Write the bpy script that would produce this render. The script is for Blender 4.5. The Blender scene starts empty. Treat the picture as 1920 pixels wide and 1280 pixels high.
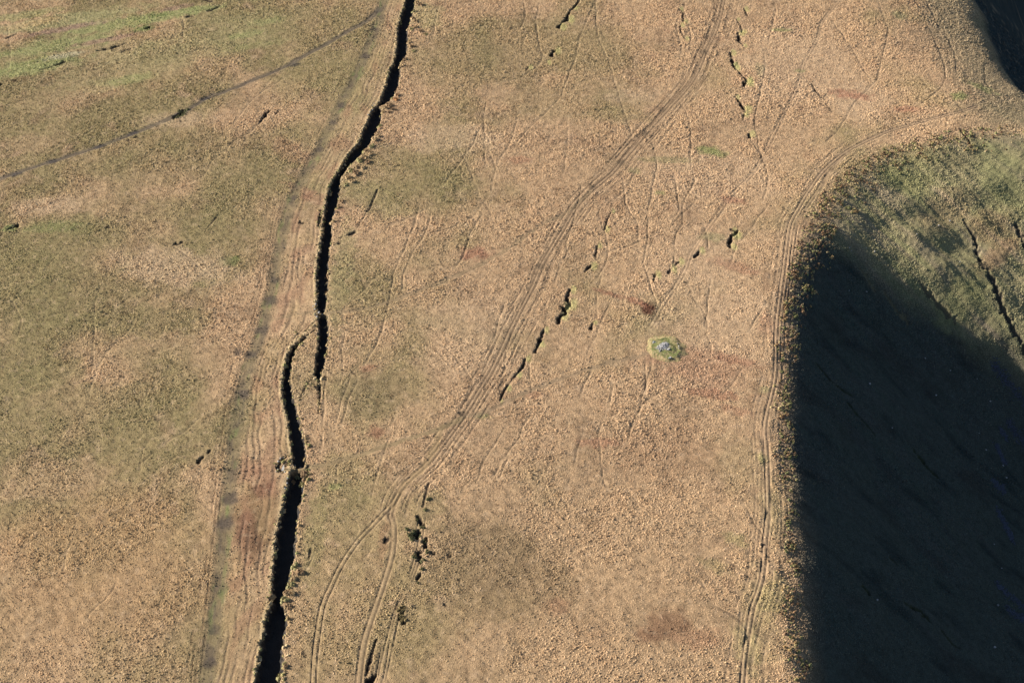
import bpy, math, random
import numpy as np
import time
T0 = time.time()
from mathutils import Vector

random.seed(7)
rng = np.random.default_rng(11)
scene = bpy.context.scene
COL = scene.collection

# ------------------------------------------------------------------ camera, light, exposure
CAM_H, PITCH, FPX = 390.0, math.radians(40.0), 2887.0      # metres above the plateau, tilt below the horizon, focal length in px of a 1920 wide frame
cam_d = bpy.data.cameras.new('camera')
cam = bpy.data.objects.new('camera', cam_d)
COL.objects.link(cam)
cam.location = (0, 0, CAM_H)
cam.rotation_euler = (math.pi / 2 - PITCH, 0, 0)
cam_d.sensor_width = 36.0
cam_d.lens = 36.0 * FPX / 1920.0
cam_d.clip_start = 1.0
cam_d.clip_end = 20000.0
scene.camera = cam

SUN_EL = math.radians(23.0)
SHADOW_DIR = math.radians(-17.0)                            # heading in which shadows fall, from +X
world = bpy.data.worlds.new('World')
scene.world = world
world.use_nodes = True
nt = world.node_tree
sky = nt.nodes.new('ShaderNodeTexSky')
sky.sky_type = 'NISHITA'
sky.sun_disc = False
sky.sun_elevation = SUN_EL
sx, sy = -math.cos(SHADOW_DIR), -math.sin(SHADOW_DIR)
sky.sun_rotation = math.atan2(sx, sy)
nt.links.new(sky.outputs[0], nt.nodes['Background'].inputs[0])
nt.nodes['Background'].inputs[1].default_value = 0.05

sun_d = bpy.data.lights.new('sun', 'SUN')
sun_d.energy = 5.0
sun_d.angle = math.radians(0.5)
sun_d.color = (1.0, 0.90, 0.76)
sun = bpy.data.objects.new('sun', sun_d)
COL.objects.link(sun)
ld = Vector((math.cos(SUN_EL) * math.cos(SHADOW_DIR), math.cos(SUN_EL) * math.sin(SHADOW_DIR), -math.sin(SUN_EL)))
sun.rotation_euler = ld.to_track_quat('-Z', 'Y').to_euler()
sun.location = (-300, 300, 500)

vs = scene.view_settings
vs.view_transform = 'Standard'
vs.look = 'None'
vs.gamma = 1.0
vs.use_curve_mapping = False
vs.exposure = 1.5

# ------------------------------------------------------------------ noise
_PERM = np.random.default_rng(5).permutation(1024).astype(np.int64)
_GC = np.cos(np.arange(1024) * 2 * math.pi / 1024); _GS = np.sin(np.arange(1024) * 2 * math.pi / 1024)

def noise(x, y, seed=0):
    """gradient noise, about -1..1"""
    ix = np.floor(x); iy = np.floor(y)
    fx = x - ix; fy = y - iy
    u = fx * fx * fx * (fx * (fx * 6 - 15) + 10)
    v = fy * fy * fy * (fy * (fy * 6 - 15) + 10)
    jx = ix.astype(np.int64); jy = iy.astype(np.int64)
    px0 = _PERM[(jx + seed * 57) & 1023]; px1 = _PERM[(jx + 1 + seed * 57) & 1023]
    jy = jy + seed * 131
    def g(ox, oy):
        k = _PERM[((px1 if ox else px0) + jy + oy) & 1023]
        return _GC[k] * (fx - ox) + _GS[k] * (fy - oy)
    a = g(0, 0); b = g(1, 0); c = g(0, 1); d = g(1, 1)
    return 1.5 * ((a + (b - a) * u) * (1 - v) + (c + (d - c) * u) * v)

def fbm(x, y, seed=0, octv=4, gain=0.5):
    s = 0; a = 1; t = 0
    for k in range(octv):
        s = s + a * noise(x, y, seed + 17 * k); t += a
        a *= gain; x = x * 2.03 + 5.1; y = y * 2.03 + 9.7
    return s / t

def sstep(a, b, x):
    t = np.clip((x - a) / (b - a), 0, 1)
    return t * t * (3 - 2 * t)

def softplus(x, k):
    return np.where(x > 12 * k, x, k * np.log1p(np.exp(np.clip(x / k, -40, 12))))

# ------------------------------------------------------------------ large relief
def plane_pt(px, py, z=0.0):
    """where the line of sight through a photo pixel meets the level z"""
    px = np.asarray(px, float); py = np.asarray(py, float)
    a = (px - 960) / FPX; v = (640 - py) / FPX
    dy = math.cos(PITCH) + v * math.sin(PITCH)
    dz = -math.sin(PITCH) + v * math.cos(PITCH)
    t = (z - CAM_H) / dz
    return a * t, dy * t

RIM_PX = [(1530, 1700), (1505, 1400), (1490, 1280), (1478, 1150), (1477, 1050), (1475, 950), (1467, 870), (1462, 800), (1466, 700), (1472, 600),
          (1488, 500), (1512, 430), (1555, 355), (1605, 305), (1670, 275), (1760, 250), (1850, 238), (1960, 228), (2300, 200), (3200, 120)]
_rx, _ry = plane_pt([p[0] for p in RIM_PX], [p[1] for p in RIM_PX])
RIM = np.stack([_rx, _ry], 1)
RIM[0] += (0, -200)

def poly_sdist(x, y, P):
    """signed distance to a polyline (positive on its right-hand side) and the position along it"""
    best = np.full(x.shape, 1e18); sg = np.zeros(x.shape); al = np.zeros(x.shape); acc = 0.0
    for i in range(len(P) - 1):
        ax, ay = P[i]; bx, by = P[i + 1]
        dx, dy = bx - ax, by - ay; L = math.hypot(dx, dy) + 1e-9
        t = np.clip(((x - ax) * dx + (y - ay) * dy) / (L * L), 0, 1)
        qx = x - (ax + t * dx); qy = y - (ay + t * dy)
        d2 = qx * qx + qy * qy
        m = d2 < best
        best = np.where(m, d2, best)
        sg = np.where(m, np.where(dx * qy - dy * qx > 0, -1.0, 1.0), sg)
        al = np.where(m, acc + t * L, al)
        acc += L
    return sg * np.sqrt(best), al

_gx = np.arange(-420, 520.1, 2.0); _gy = np.arange(180, 1000.1, 2.0)
_GX, _GY = np.meshgrid(_gx, _gy)
_RIMD, _ = poly_sdist(_GX, _GY, RIM)

def table(T, x, y):
    fx = np.clip((np.asarray(x, float) + 420) / 2.0, 0, len(_gx) - 1.001); fy = np.clip((np.asarray(y, float) - 180) / 2.0, 0, len(_gy) - 1.001)
    ix = fx.astype(int); iy = fy.astype(int); tx = fx - ix; ty = fy - iy
    return (T[iy, ix] * (1 - tx) + T[iy, ix + 1] * tx) * (1 - ty) + (T[iy + 1, ix] * (1 - tx) + T[iy + 1, ix + 1] * tx) * ty

def rim_dist(x, y):
    return table(_RIMD, x, y)

def base_exact(x, y):
    x = np.asarray(x, float); y = np.asarray(y, float)
    # plateau: a broad back that falls gently to the left
    z = -0.00022 * np.clip(-x - 20, 0, 600) ** 2 * 0.5 - 0.015 * np.clip(-x - 40, 0, 900)
    z = z + 1.3 * noise(x / 140, y / 140, 3) + 0.5 * noise(x / 47, y / 60, 4)
    d = rim_dist(x, y)
    d = d + 2.2 * noise(x / 26, y / 26, 5) + 1.0 * noise(x / 9, y / 9, 6)
    # steep wall on the near side, an easier slope round the head of the hollow
    L = ((y - 543) + 0.52 * (x - 137)) * 0.87
    m = 0.27 + 0.39 * sstep(26, -44, L) - 0.05 * sstep(40, 90, L)
    dd_ = np.minimum(d, 190)
    rib = noise((x * 0.62 + y * 0.55) / 15.0, (x * 0.55 - y * 0.62) / 60.0, 8) * 1.3 * sstep(14, 50, dd_)
    ins = -m * softplus(dd_ - 3.0, 3.4) - 0.1 * np.clip(d - 190, 0, 400) + rib
    ins = np.minimum(ins, 0.0)
    w = sstep(-6, 2, d)
    z = z + ins * w
    # second hollow at the far right
    d2 = (x - (249 + 0.00025 * (y - 700) ** 2 + 0.22 * (700 - y) * (y < 700))) + 3 * noise(x / 30, y / 30, 9)
    m2 = sstep(600, 640, y)
    z = z - m2 * (0.80 * softplus(d2, 3.0) + 0.24 * softplus(d2 + 42, 9))
    # ribs of the shaded wall
    z = z + sstep(10, 40, d) * 1.4 * noise((x + 0.45 * y) / 34, (y - 0.3 * x) / 16, 10)
    return np.maximum(z, -420 + 0.02 * z)

_BASE = base_exact(_GX, _GY)
def base_h(x, y):
    return table(_BASE, x, y)

def gp(px, py):
    """photo pixel -> point on the large relief (march along the line of sight)"""
    px = np.atleast_1d(np.asarray(px, float)); py = np.atleast_1d(np.asarray(py, float))
    lo = np.full(px.shape, 6.0); hi = np.full(px.shape, np.nan)
    prev = lo.copy(); done = np.zeros(px.shape, bool)
    for z in np.arange(6.0, -200.0, -2.0):
        x, y = plane_pt(px, py, z)
        under = base_h(x, y) >= z
        new = under & ~done
        hi[new] = z; prev[new] = z + 2.0; done |= under
    hi = np.where(np.isnan(hi), -200, hi)
    a, b = prev, hi
    for _ in range(14):
        m = (a + b) / 2
        x, y = plane_pt(px, py, m)
        u = base_h(x, y) >= m
        b = np.where(u, m, b); a = np.where(u, a, m)
    x, y = plane_pt(px, py, b)
    return x, y

def world_poly(pts, step=None):
    pts = np.array(pts, float)
    x, y = gp(pts[:, 0], pts[:, 1])
    P = [np.stack([x, y], 1)]
    P = P[0]
    # Catmull-Rom rounding
    out = []
    n = len(P)
    for i in range(n - 1):
        p0 = P[max(i - 1, 0)]; p1 = P[i]; p2 = P[i + 1]; p3 = P[min(i + 2, n - 1)]
        seg = max(2, int(np.hypot(*(p2 - p1)) / 6))
        for k in range(seg):
            t = k / seg
            out.append(0.5 * ((2 * p1) + (-p0 + p2) * t + (2 * p0 - 5 * p1 + 4 * p2 - p3) * t * t + (-p0 + 3 * p1 - 3 * p2 + p3) * t ** 3))
    out.append(P[-1])
    return np.array(out)

def pxm(px, py):
    """photo pixels per metre at a pixel"""
    x, y = gp(px, py)
    z = base_h(x, y)
    return FPX / (y * math.cos(PITCH) + (CAM_H - z) * math.sin(PITCH))

# ------------------------------------------------------------------ the sheet's grid
rows = [288.0]
while rows[-1] < 806:
    rows.append(rows[-1] + 0.40 + 0.40 * (rows[-1] - 288) / 510)
rows = np.array(rows)
NC = 1020
u = np.linspace(0, 1, NC)
stretch = 10.0 * np.cumsum(1.32 ** np.arange(22)) / 10
stretch = stretch * (0.6) + 0
yy_b = rows[0] - stretch * 1.0
yy_f = rows[-1] + stretch * 1.0
yall = np.concatenate([yy_b[::-1], rows, yy_f])
yc = np.clip(yall, 288, 806)
xl = -(0.766 * yc + 251) * 0.3325 - 10
xr = (0.766 * yc + 251 + 0.643 * 105) * 0.3325 + 10
Xf = xl[:, None] + (xr - xl)[:, None] * u[None, :]
Xl = xl[:, None] - stretch[::-1][None, :] * 1.0
Xr = xr[:, None] + stretch[None, :] * 1.0
X = np.concatenate([Xl, Xf, Xr], 1)
Y = np.repeat(yall[:, None], X.shape[1], 1)
NS = len(stretch)
R, C = X.shape
print('grid', R, C)

H = base_exact(X, Y)
DIST_RIM = rim_dist(X, Y)
print('t base', time.time() - T0)

def window(P, margin):
    """rows and columns of the grid that can lie within margin of the polyline"""
    y0, y1 = P[:, 1].min() - margin, P[:, 1].max() + margin
    x0, x1 = P[:, 0].min() - margin, P[:, 0].max() + margin
    r0 = np.searchsorted(yall, y0); r1 = np.searchsorted(yall, y1)
    r0 = max(r0 - 1, 0); r1 = min(r1 + 1, R)
    if r1 <= r0: return None
    sub = X[r0:r1]
    cols = np.where(((sub >= x0) & (sub <= x1)).any(0))[0]
    if len(cols) == 0: return None
    return slice(r0, r1), slice(cols[0], cols[-1] + 1)

# albedo, bareness (0 grass .. 1 nothing grows), surface id
ALB = np.zeros((R, C, 3))
BARE = np.zeros((R, C))
SURF = np.zeros((R, C), np.int8)      # 0 hillside 1 grassy track 2 vehicle ruts 3 rim track 4 ditch 5 gullies 6 path
GREENB = np.zeros((R, C))

STRAW = np.array((0.380, 0.262, 0.155))
PALE = np.array((0.46, 0.335, 0.215))
OLIVE = np.array((0.200, 0.170, 0.080))
BROWN = np.array((0.190, 0.120, 0.070))
GREEN = np.array((0.175, 0.205, 0.075))
RED = np.array((0.135, 0.066, 0.042))
PEAT = np.array((0.028, 0.021, 0.018))
SHADE_GREEN = np.array((0.035, 0.049, 0.050))  # slope green darkened and blued, so shade is painted into the ground colour
GREY = np.array((0.125, 0.110, 0.080))

def mix(m, col, sl=None):
    global ALB
    m = np.clip(m, 0, 1)[..., None]
    if sl is None: ALB = ALB * (1 - m) + col * m
    else: ALB[sl] = ALB[sl] * (1 - m) + col * m

# base cover
ALB[:] = STRAW
n1 = fbm(X / 60, Y / 75, 21, 4)
n2 = fbm(X / 17, Y / 23, 22, 3)
n3 = fbm(X / 5, Y / 5, 23, 2)
leftness = sstep(60, -150, X)
mix(0.80 * sstep(-0.15, 0.5, n1 + 0.25 * n2 + 0.55 * (leftness - 0.45)), OLIVE)
mix(0.45 * sstep(0.1, 0.5, n2 - 0.3 * n1), BROWN)
mix(0.5 * sstep(0.0, 0.6, n2 * 0.7 + n3 * 0.5 - 0.1), PALE)
mix(0.16 * sstep(0.1, 0.6, fbm(X / 11, Y / 14, 29, 3)) * sstep(-20, 60, X), RED * 1.9)
# right-hand hollow: greener, with streaks that run down the slope
inb = sstep(1, 13, DIST_RIM + 4 * n2)
streak = fbm((X * 0.62 + Y * 0.60) / 5.0, (X * 0.60 - Y * 0.62) / 40.0, 25, 3)
mix(inb * 0.95, np.array((0.25, 0.225, 0.12)))
mix(inb * 0.8 * sstep(-0.1, 0.5, streak + 0.4 * n1), np.array((0.31, 0.245, 0.16)))
mix(inb * 0.6 * sstep(0.05, 0.5, -streak), np.array((0.21, 0.215, 0.10)))
wall = sstep(-2, 7, DIST_RIM + 3 * n2) * sstep(12, -22, (Y - 543) + 0.52 * (X - 137) + 8 * n2)  # mask follows the wall's shadow; the shade is painted into the cover colour
mix(wall * 0.90, SHADE_GREEN * (1.0 + 0.0))
mix(wall * 0.6 * sstep(0.0, 0.6, fbm((X * .5 + Y * .85) / 9, (X * .85 - Y * .5) / 20, 26, 4)), SHADE_GREEN * 0.5)
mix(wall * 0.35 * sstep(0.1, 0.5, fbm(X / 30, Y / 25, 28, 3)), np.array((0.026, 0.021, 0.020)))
# shoulder in the far right corner
mix(0.6 * sstep(205, 235, X + 8 * n2) * sstep(600, 640, Y), np.array((0.21, 0.185, 0.115)))

def patch(px, py, rx, ry, col, s=1.0, rot=0.0, seed=0, green=0.0, bare=0.0):
    """a soft patch of another plant cover; radii in photo pixels"""
    k = float(pxm(px, py)[0])
    cx, cy = gp(px, py); cx = cx[0]; cy = cy[0]
    a = rx / k; b = ry / k / 0.64
    m = max(a, b) * 1.8 + 4
    w = window(np.array([[cx, cy], [cx, cy]]), m)
    if w is None: return
    x = X[w] - cx; y = Y[w] - cy
    c, sn = math.cos(rot), math.sin(rot)
    uu = (x * c + y * sn) / a; vv = (-x * sn + y * c) / b
    rr = np.sqrt(uu * uu + vv * vv) + 0.55 * fbm(X[w] / (0.55 * min(a, b) + 1.2), Y[w] / (0.55 * min(a, b) + 1.2), 40 + seed, 3)
    f = s * sstep(1.15, 0.45, rr)
    mix(f, np.array(col), w)
    if green: GREENB[w] = np.maximum(GREENB[w], green * f)
    if bare: BARE[w] = np.maximum(BARE[w], bare * f)

LG = (0.26, 0.265, 0.115)
for i, p in enumerate([
    # olive and bright green ground upper left
    (160, 95, 210, 45, (0.29, 0.235, 0.125), .6, .1), (110, 85, 140, 20, LG, .8, .25), (60, 125, 110, 24, LG, .9, .3), (230, 45, 150, 18, LG, .85, .22), (120, 40, 200, 22, (0.31, .29, .145), .7, .2), (420, 60, 160, 60, (0.28, .25, .125), .45, .3), (250, 120, 200, 50, (0.28, .25, .125), .4, .3),
    (330, 25, 100, 14, LG, .9, .2), (40, 30, 90, 14, LG, .6, .2), (60, 45, 70, 10, (0.40, 0.30, 0.16), .7, .3), (300, 30, 30, 4, GREEN, .8, .2), (270, 55, 25, 8, GREEN, .8, .3),
    (200, 75, 80, 7, (0.30, 0.20, 0.14), .8, .3), (330, 15, 40, 7, (0.27, 0.18, 0.13), .7, .3), (120, 55, 90, 8, (0.28, 0.19, 0.14), .8, .3),
    (240, 150, 55, 14, LG, .55, .3), (460, 65, 40, 10, LG, .6, .3), (200, 160, 80, 22, LG, .25, .3), (500, 40, 40, 10, LG, .5, .2), (480, 85, 60, 10, LG, .35, .2), (120, 105, 45, 8, (0.40, 0.36, 0.24), .7, .3),
    # olive swathes on the left
    (120, 560, 190, 85, OLIVE, .65, 0), (60, 460, 120, 60, OLIVE, .6, 0), (330, 300, 200, 60, OLIVE, .35, .2), (200, 760, 190, 50, OLIVE, .55, 0), (290, 600, 120, 40, OLIVE, .6, 0),
    (330, 860, 60, 22, OLIVE, .4, 0), (90, 700, 90, 40, OLIVE, .6, 0), (430, 490, 30, 12, (0.12, .14, .05), .8, .2), (390, 530, 24, 9, (0.13, .14, .05), .5, .2), (100, 425, 60, 14, GREEN, .45, 0),
    (20, 428, 20, 9, GREEN, .7, 0), (160, 420, 60, 25, GREEN, .2, 0), (400, 430, 90, 60, OLIVE, .4, 0),
    # pale straw
    (330, 500, 150, 42, PALE, .6, -.25), (90, 385, 90, 22, PALE, .5, 0), (330, 225, 90, 22, PALE, .45, 0), (60, 270, 80, 30, (0.36, .24, .15), .4, 0), (100, 900, 140, 40, STRAW, .6, 0), (200, 1050, 240, 160, (0.37, .235, .125), .55, 0),
    (430, 700, 60, 60, STRAW, .5, 0), (850, 260, 110, 40, PALE, .5, 0), (1180, 180, 60, 20, PALE, .5, 0), (1150, 1050, 210, 90, STRAW, .5, 0), (1320, 560, 140, 160, PALE, .35, 0), (1500, 120, 120, 110, PALE, .4, 0), (1330, 330, 160, 60, PALE, .35, 0),
    (880, 620, 130, 90, PALE, .3, 0), (1620, 190, 60, 60, PALE, .35, 0),
    # olive in the upper middle
    (980, 90, 230, 95, OLIVE, .42, 0), (1120, 110, 110, 75, OLIVE, .3, .3), (1050, 190, 150, 55, OLIVE, .3, 0), (860, 120, 90, 90, OLIVE, .3, 0), (1160, 215, 70, 26, OLIVE, .35, 0), (830, 350, 110, 50, OLIVE, .3, .5),
    (800, 30, 35, 40, LG, .35, 0), (770, 300, 30, 60, OLIVE, .4, .8), (700, 370, 45, 70, (0.24, .21, .10), .5, .9), (640, 520, 26, 130, (0.24, .22, .105), .5, 0), (770, 330, 120, 60, OLIVE, .3, 0), (690, 560, 60, 60, OLIVE, .35, 0),
    # dark brown and olive patches in the lower middle
    (700, 740, 75, 55, (0.19, .15, .08), .7, 0), (640, 870, 50, 30, OLIVE, .5, 0), (640, 930, 70, 50, (0.17, .155, .07), .6, 0), (900, 1050, 120, 85, (0.165, .125, .07), .7, 0), (1000, 1090, 95, 65, (0.155, .115, .065), .7, 0),
    (940, 1140, 90, 30, (0.20, .15, .08), .6, 0), (800, 950, 50, 40, OLIVE, .55, 0), (745, 1070, 30, 60, OLIVE, .4, 0), (1380, 870, 60, 60, (0.26, .20, .11), .5, 0), (600, 1200, 40, 90, (0.25, .20, .10), .5, 0),
    (860, 800, 60, 30, (0.3, .2, .12), .3, 0), (590, 1010, 26, 90, (0.20, .185, .08), .6, 0), (1240, 850, 120, 60, (0.27, .17, .10), .45, 0), (1310, 690, 110, 40, (0.26, .14, .09), .45, -.3), (560, 720, 40, 60, (0.27, .21, .115), .5, 0),
    # red-brown
    (478, 970, 46, 82, RED * .95, .95, 0), (482, 1005, 34, 44, RED * .7, .85, 0), (500, 930, 25, 30, RED * 1.4, .6, 0), (445, 1060, 18, 70, RED * 1.8, .4, 0), (470, 890, 40, 20, RED * 1.8, .45, 0),
    (1215, 580, 18, 17, RED * .7, 1, 0), (1195, 566, 30, 7, RED * 1.7, .7, -.7), (1140, 550, 40, 5, RED * 1.7, .7, -.5), (1250, 1172, 54, 28, RED * 1.1, .85, .2), (1215, 1190, 30, 16, RED * 1.2, .7, 0), (1310, 1195, 50, 20, RED * 2, .5, 0),
    (890, 476, 38, 15, RED * 2.0, .7, 0), (705, 810, 20, 14, RED * 1.6, .7, 0), (1375, 376, 30, 8, RED * 1.9, .6, -.3), (1595, 178, 45, 12, RED * 2.2, .7, -.3), (1700, 205, 30, 8, RED * 2.2, .6, 0), (690, 690, 18, 9, RED * 2, .5, 0),
    (1335, 738, 60, 12, RED * 1.8, .6, -.2), (1380, 675, 60, 10, RED * 1.9, .55, -.4), (1045, 1135, 26, 18, RED * 1.5, .6, -.6), (1120, 830, 50, 10, RED * 2.2, .5, 0), (1440, 610, 20, 30, RED * 2, .35, 0), (1000, 740, 20, 8, RED * 1.9, .4, 0), (1380, 500, 60, 12, RED * 2, .45, -.5),
    (1380, 770, 40, 10, RED * 2, .4, -.4), (555, 290, 30, 70, (0.30, .17, .11), .35, .8), (590, 370, 18, 60, (0.28, .15, .10), .5, .9), (720, 1010, 12, 40, RED * 1.7, .45, 0), (1260, 20, 60, 20, (0.33, .22, .13), .4, 0), (975, 300, 30, 10, RED * 2.3, .4, 0),
    # small green spots
    (1335, 284, 34, 13, GREEN, .75, -.4), (1250, 300, 60, 9, (0.20, .19, .09), .5, 0), (1466, 57, 24, 5, GREEN, .6, 0), (1238, 362, 14, 5, GREEN, .5, 0), (1335, 445, 28, 12, (0.20, .20, .10), .5, 0), (1500, 133, 12, 5, GREEN, .5, 0), (1380, 122, 6, 9, GREEN, .7, 0),
    (1190, 320, 14, 8, (0.2, .2, .09), .5, 0), (1685, 30, 16, 10, (0.22, .21, .11), .6, 0), (1425, 130, 12, 18, (0.24, .22, .12), .4, 0), (1800, 180, 16, 14, GREEN, .7, -.8), (1840, 165, 35, 10, GREEN, .5, -.5), (1860, 60, 20, 60, (0.2, .18, .10), .5, -.8),
    (630, 912, 16, 7, GREEN, .6, 0), (1430, 860, 12, 12, GREEN, .5, 0), (1433, 730, 14, 8, (0.2, .2, .09), .5, 0), (905, 780, 18, 7, (0.2, .2, .09), .6, 0), (1600, 285, 40, 14, (0.28, .21, .12), .4, 0),
    (1445, 1120, 35, 40, (0.24, .24, .09), .55, -.4), (1380, 1010, 30, 12, (0.22, .22, .09), .5, -.6), (1425, 1150, 40, 80, (0.24, .21, .10), .4, 0), (1400, 1210, 30, 50, (0.23, .23, .10), .5, 0), (1340, 1060, 40, 12, (0.24, .22, .10), .45, -.6), (1450, 960, 25, 60, (0.27, .23, .12), .4, 0),
    # hollow: tan and green swathes
    (1770, 400, 40, 60, (0.30, .21, .12), .4, -.8), (1860, 420, 50, 40, (0.27, .18, .10), .5, -.8), (1870, 480, 22, 60, (0.30, .19, .11), .6, -.8), (1810, 560, 40, 60, (0.20, .20, .09), .6, -.8), (1700, 330, 70, 40, (0.21, .205, .09), .6, 0), (1880, 330, 60, 50, (0.24, .235, .11), .6, 0),
    (1890, 380, 50, 30, (0.22, .21, .10), .5, 0), (1740, 290, 120, 22, (0.23, .20, .10), .6, 0),
]):
    patch(p[0], p[1], p[2], p[3], p[4], p[5], p[6], i)

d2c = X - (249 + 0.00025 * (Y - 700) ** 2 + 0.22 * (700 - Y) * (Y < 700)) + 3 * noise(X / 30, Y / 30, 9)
mix(sstep(2, 12, d2c) * sstep(600, 640, Y), SHADE_GREEN)  # shade of the second hollow painted into its ground colour
mix(0.35 * sstep(440, 320, Y) * (1 - inb), np.array((0.345, 0.235, 0.130)))
# speckle of dead bents, moss and heath
sp = fbm(X / 2.6, Y / 2.6, 33, 2)
mix(0.35 * sstep(0.15, 0.6, sp) * (1 - inb), BROWN * 0.8)
mix(0.35 * sstep(0.15, 0.6, -sp) * (1 - inb), PALE)
# fine variation of the sward
nf = fbm(X / 1.6, Y / 1.9, 31, 2)
ALB *= (1 + 0.20 * nf)[..., None]

# ------------------------------------------------------------------ fine relief
far = np.clip((Y - 288) / 520, 0, 1)
tuss = fbm(X / 1.25, Y / 1.25, 51, 2, 0.6)
calm = sstep(-0.35, 0.35, fbm(X / 35, Y / 35, 52, 3))
relief = np.interp(Y, [300, 480, 800], [.10, .13, .16]) * tuss * (0.40 + 0.75 * calm) + 0.16 * noise(X / 4.2, Y / 4.2, 54) + 0.13 * noise((X * .70 + Y * .71) / 1.5, (X * .71 - Y * .70) / 8.0, 56)
relief += inb * (0.16 * noise((X * 0.8 + Y * 0.6) / 2.6, (X * 0.6 - Y * 0.8) / 1.7, 55))
# shallow drains slanting down to the rim, lower right
dr = noise((X * 0.50 + Y * 0.866) / 7.0, (X * 0.866 - Y * 0.50) / 45.0, 57)
relief += 0.75 * dr * sstep(-45, -8, DIST_RIM) * sstep(2, -4, DIST_RIM) * sstep(430, 370, Y)
relief += 0.35 * noise((X * 0.3 + Y) / 9.0, (X - 0.3 * Y) / 60.0, 58) * sstep(-20, 10, X) * sstep(480, 400, Y)
# rills and terracettes of the sunny head of the hollow
relief += inb * 0.34 * (noise((X * 0.8 + Y * 0.6) / 3.4, (X * 0.6 - Y * 0.8) / 24.0, 59) + 1.2 * noise((X * 0.78 + Y * 0.63) / 9.0, (X * 0.63 - Y * 0.78) / 60.0, 61)) * sstep(-10, 25, (Y - 543) + 0.52 * (X - 137))
H = H + relief

# ------------------------------------------------------------------ lines worn and cut into the ground
def rut(P, width, depth, dark=0.0, col=PEAT, surf=0, bare=0.6, breaks=0.0, seed=0, edge=0.4, offs=(0.0,), wob=0.0, wobl=25.0):
    w = window(P, width + max(abs(o) for o in offs) + wob + 3)
    if w is None: return
    d, al = poly_sdist(X[w], Y[w], P)
    end = sstep(0, 5, al) * sstep(0, 5, al.max() - al) if breaks else 1
    tot = np.zeros(d.shape); wide = np.zeros(d.shape)
    for k, o in enumerate(offs):
        o2 = o + wob * noise(al / wobl, np.full(al.shape, 7.3 * k + seed), 60 + k)
        hw = width * 0.5
        f = sstep(hw + edge, hw - edge, np.abs(d - o2)) if hw > edge else np.exp(-((d - o2) / (hw * 0.8 + 0.05)) ** 2)
        if breaks:
            f = f * sstep(breaks - 0.25, breaks + 0.25, noise(al / 14, np.full(al.shape, 3.1 * k + seed), 70 + k) + 0.5) * end
        tot = np.maximum(tot, f)
        wide = np.maximum(wide, sstep(hw + .60, hw + .20, np.abs(d - o2)) * (np.ones(d.shape) if not breaks else sstep(breaks - 0.25, breaks + 0.25, noise(al / 14, np.full(al.shape, 3.1 * k + seed), 70 + k) + 0.5)))
    H[w] -= depth * tot
    if dark: mix(min(1.0, dark * 1.3) * tot, col, w)
    BARE[w] = np.maximum(BARE[w], min(.97, bare * 1.15) * wide)
    if surf: SURF[w] = np.where(tot > 0.45, surf, SURF[w])

def flatten_band(P, width, edge, amount, col=None, cs=0.5, surf=0, bare=0.5, seed=0):
    """a worn band: relief pressed flat, cover changed"""
    w = window(P, width + 4)
    d, al = poly_sdist(X[w], Y[w], P)
    e = 0.8 * noise(X[w] / 5, Y[w] / 5, 80 + seed) + .55 * noise(X[w] / 1.3, Y[w] / 1.3, 85 + seed)
    f = sstep(width / 2 + edge, width / 2 - edge, np.abs(d) + e)
    H[w] -= relief[w] * amount * f
    if col is not None: mix(cs * f, np.array(col), w)
    BARE[w] = np.maximum(BARE[w], bare * f)
    if surf: SURF[w] = np.where(f > 0.5, surf, SURF[w])
    return w, d, al, f

GT = world_poly([(728, -50), (720, 0), (709, 45), (685, 105), (665, 150), (640, 195), (622, 232), (599, 280), (578, 320), (556, 357), (540, 395), (529, 445), (521, 482), (515, 525), (507, 562),
                 (495, 607), (486, 640), (470, 680), (456, 735), (444, 800), (437, 865), (430, 915), (425, 960), (421, 1010), (414, 1085), (404, 1160), (393, 1235), (386, 1300)])
MAIN_PX = [(775, -40, 17), (770, 0, 17), (764, 25, 20), (756, 50, 19), (755, 75, 19), (753, 100, 20), (744, 120, 12), (741, 132, 19), (738, 150, 21), (732, 170, 23), (722, 188, 17), (710, 199, 6), (707, 207, 18), (703, 225, 23),
           (692, 250, 24), (682, 270, 19), (664, 290, 21), (648, 310, 14), (636, 330, 12), (629, 345, 20), (623, 380, 22), (615, 410, 16), (614, 440, 18), (609, 470, 20), (605, 500, 21), (605, 540, 21), (603, 570, 17), (603, 581, 14)]
LOWER_PX = [(606, 592, 17), (607, 640, 20), (602, 670, 19), (597, 700, 14), (598, 714, 5), (600, 728, 5), (598, 760, 3), (596, 775, 1.5)]
BR_PX = [(592, 618, 2), (575, 630, 4), (562, 642, 8), (547, 660, 11), (540, 690, 13), (537, 720, 15), (541, 745, 20), (549, 780, 21), (558, 820, 26), (561, 850, 25), (561, 868, 24)]
BOT_PX = [(556, 888, 22), (554, 900, 27), (550, 930, 31), (545, 960, 31), (538, 1000, 36), (534, 1040, 36), (528, 1080, 33), (522, 1110, 23), (520, 1127, 14), (520, 1150, 37), (514, 1190, 38), (507, 1240, 44), (503, 1285, 46), (498, 1340, 46)]
DL = world_poly([(p[0] - p[2] / 2, p[1]) for p in MAIN_PX] + [(591, 620, 0), (562, 640, 0)][:0] + [(590, 612), (556, 640)] + [(p[0] - p[2] / 2, p[1]) for p in BR_PX[3:]] + [(p[0] - p[2] / 2, p[1]) for p in BOT_PX])

# strip of side-by-side ruts between the grassy track and the ditch
w = window(np.concatenate([GT, DL]), 2)
dt, alt = poly_sdist(X[w], Y[w], GT)
dd, _ = poly_sdist(X[w], Y[w], DL)
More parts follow.
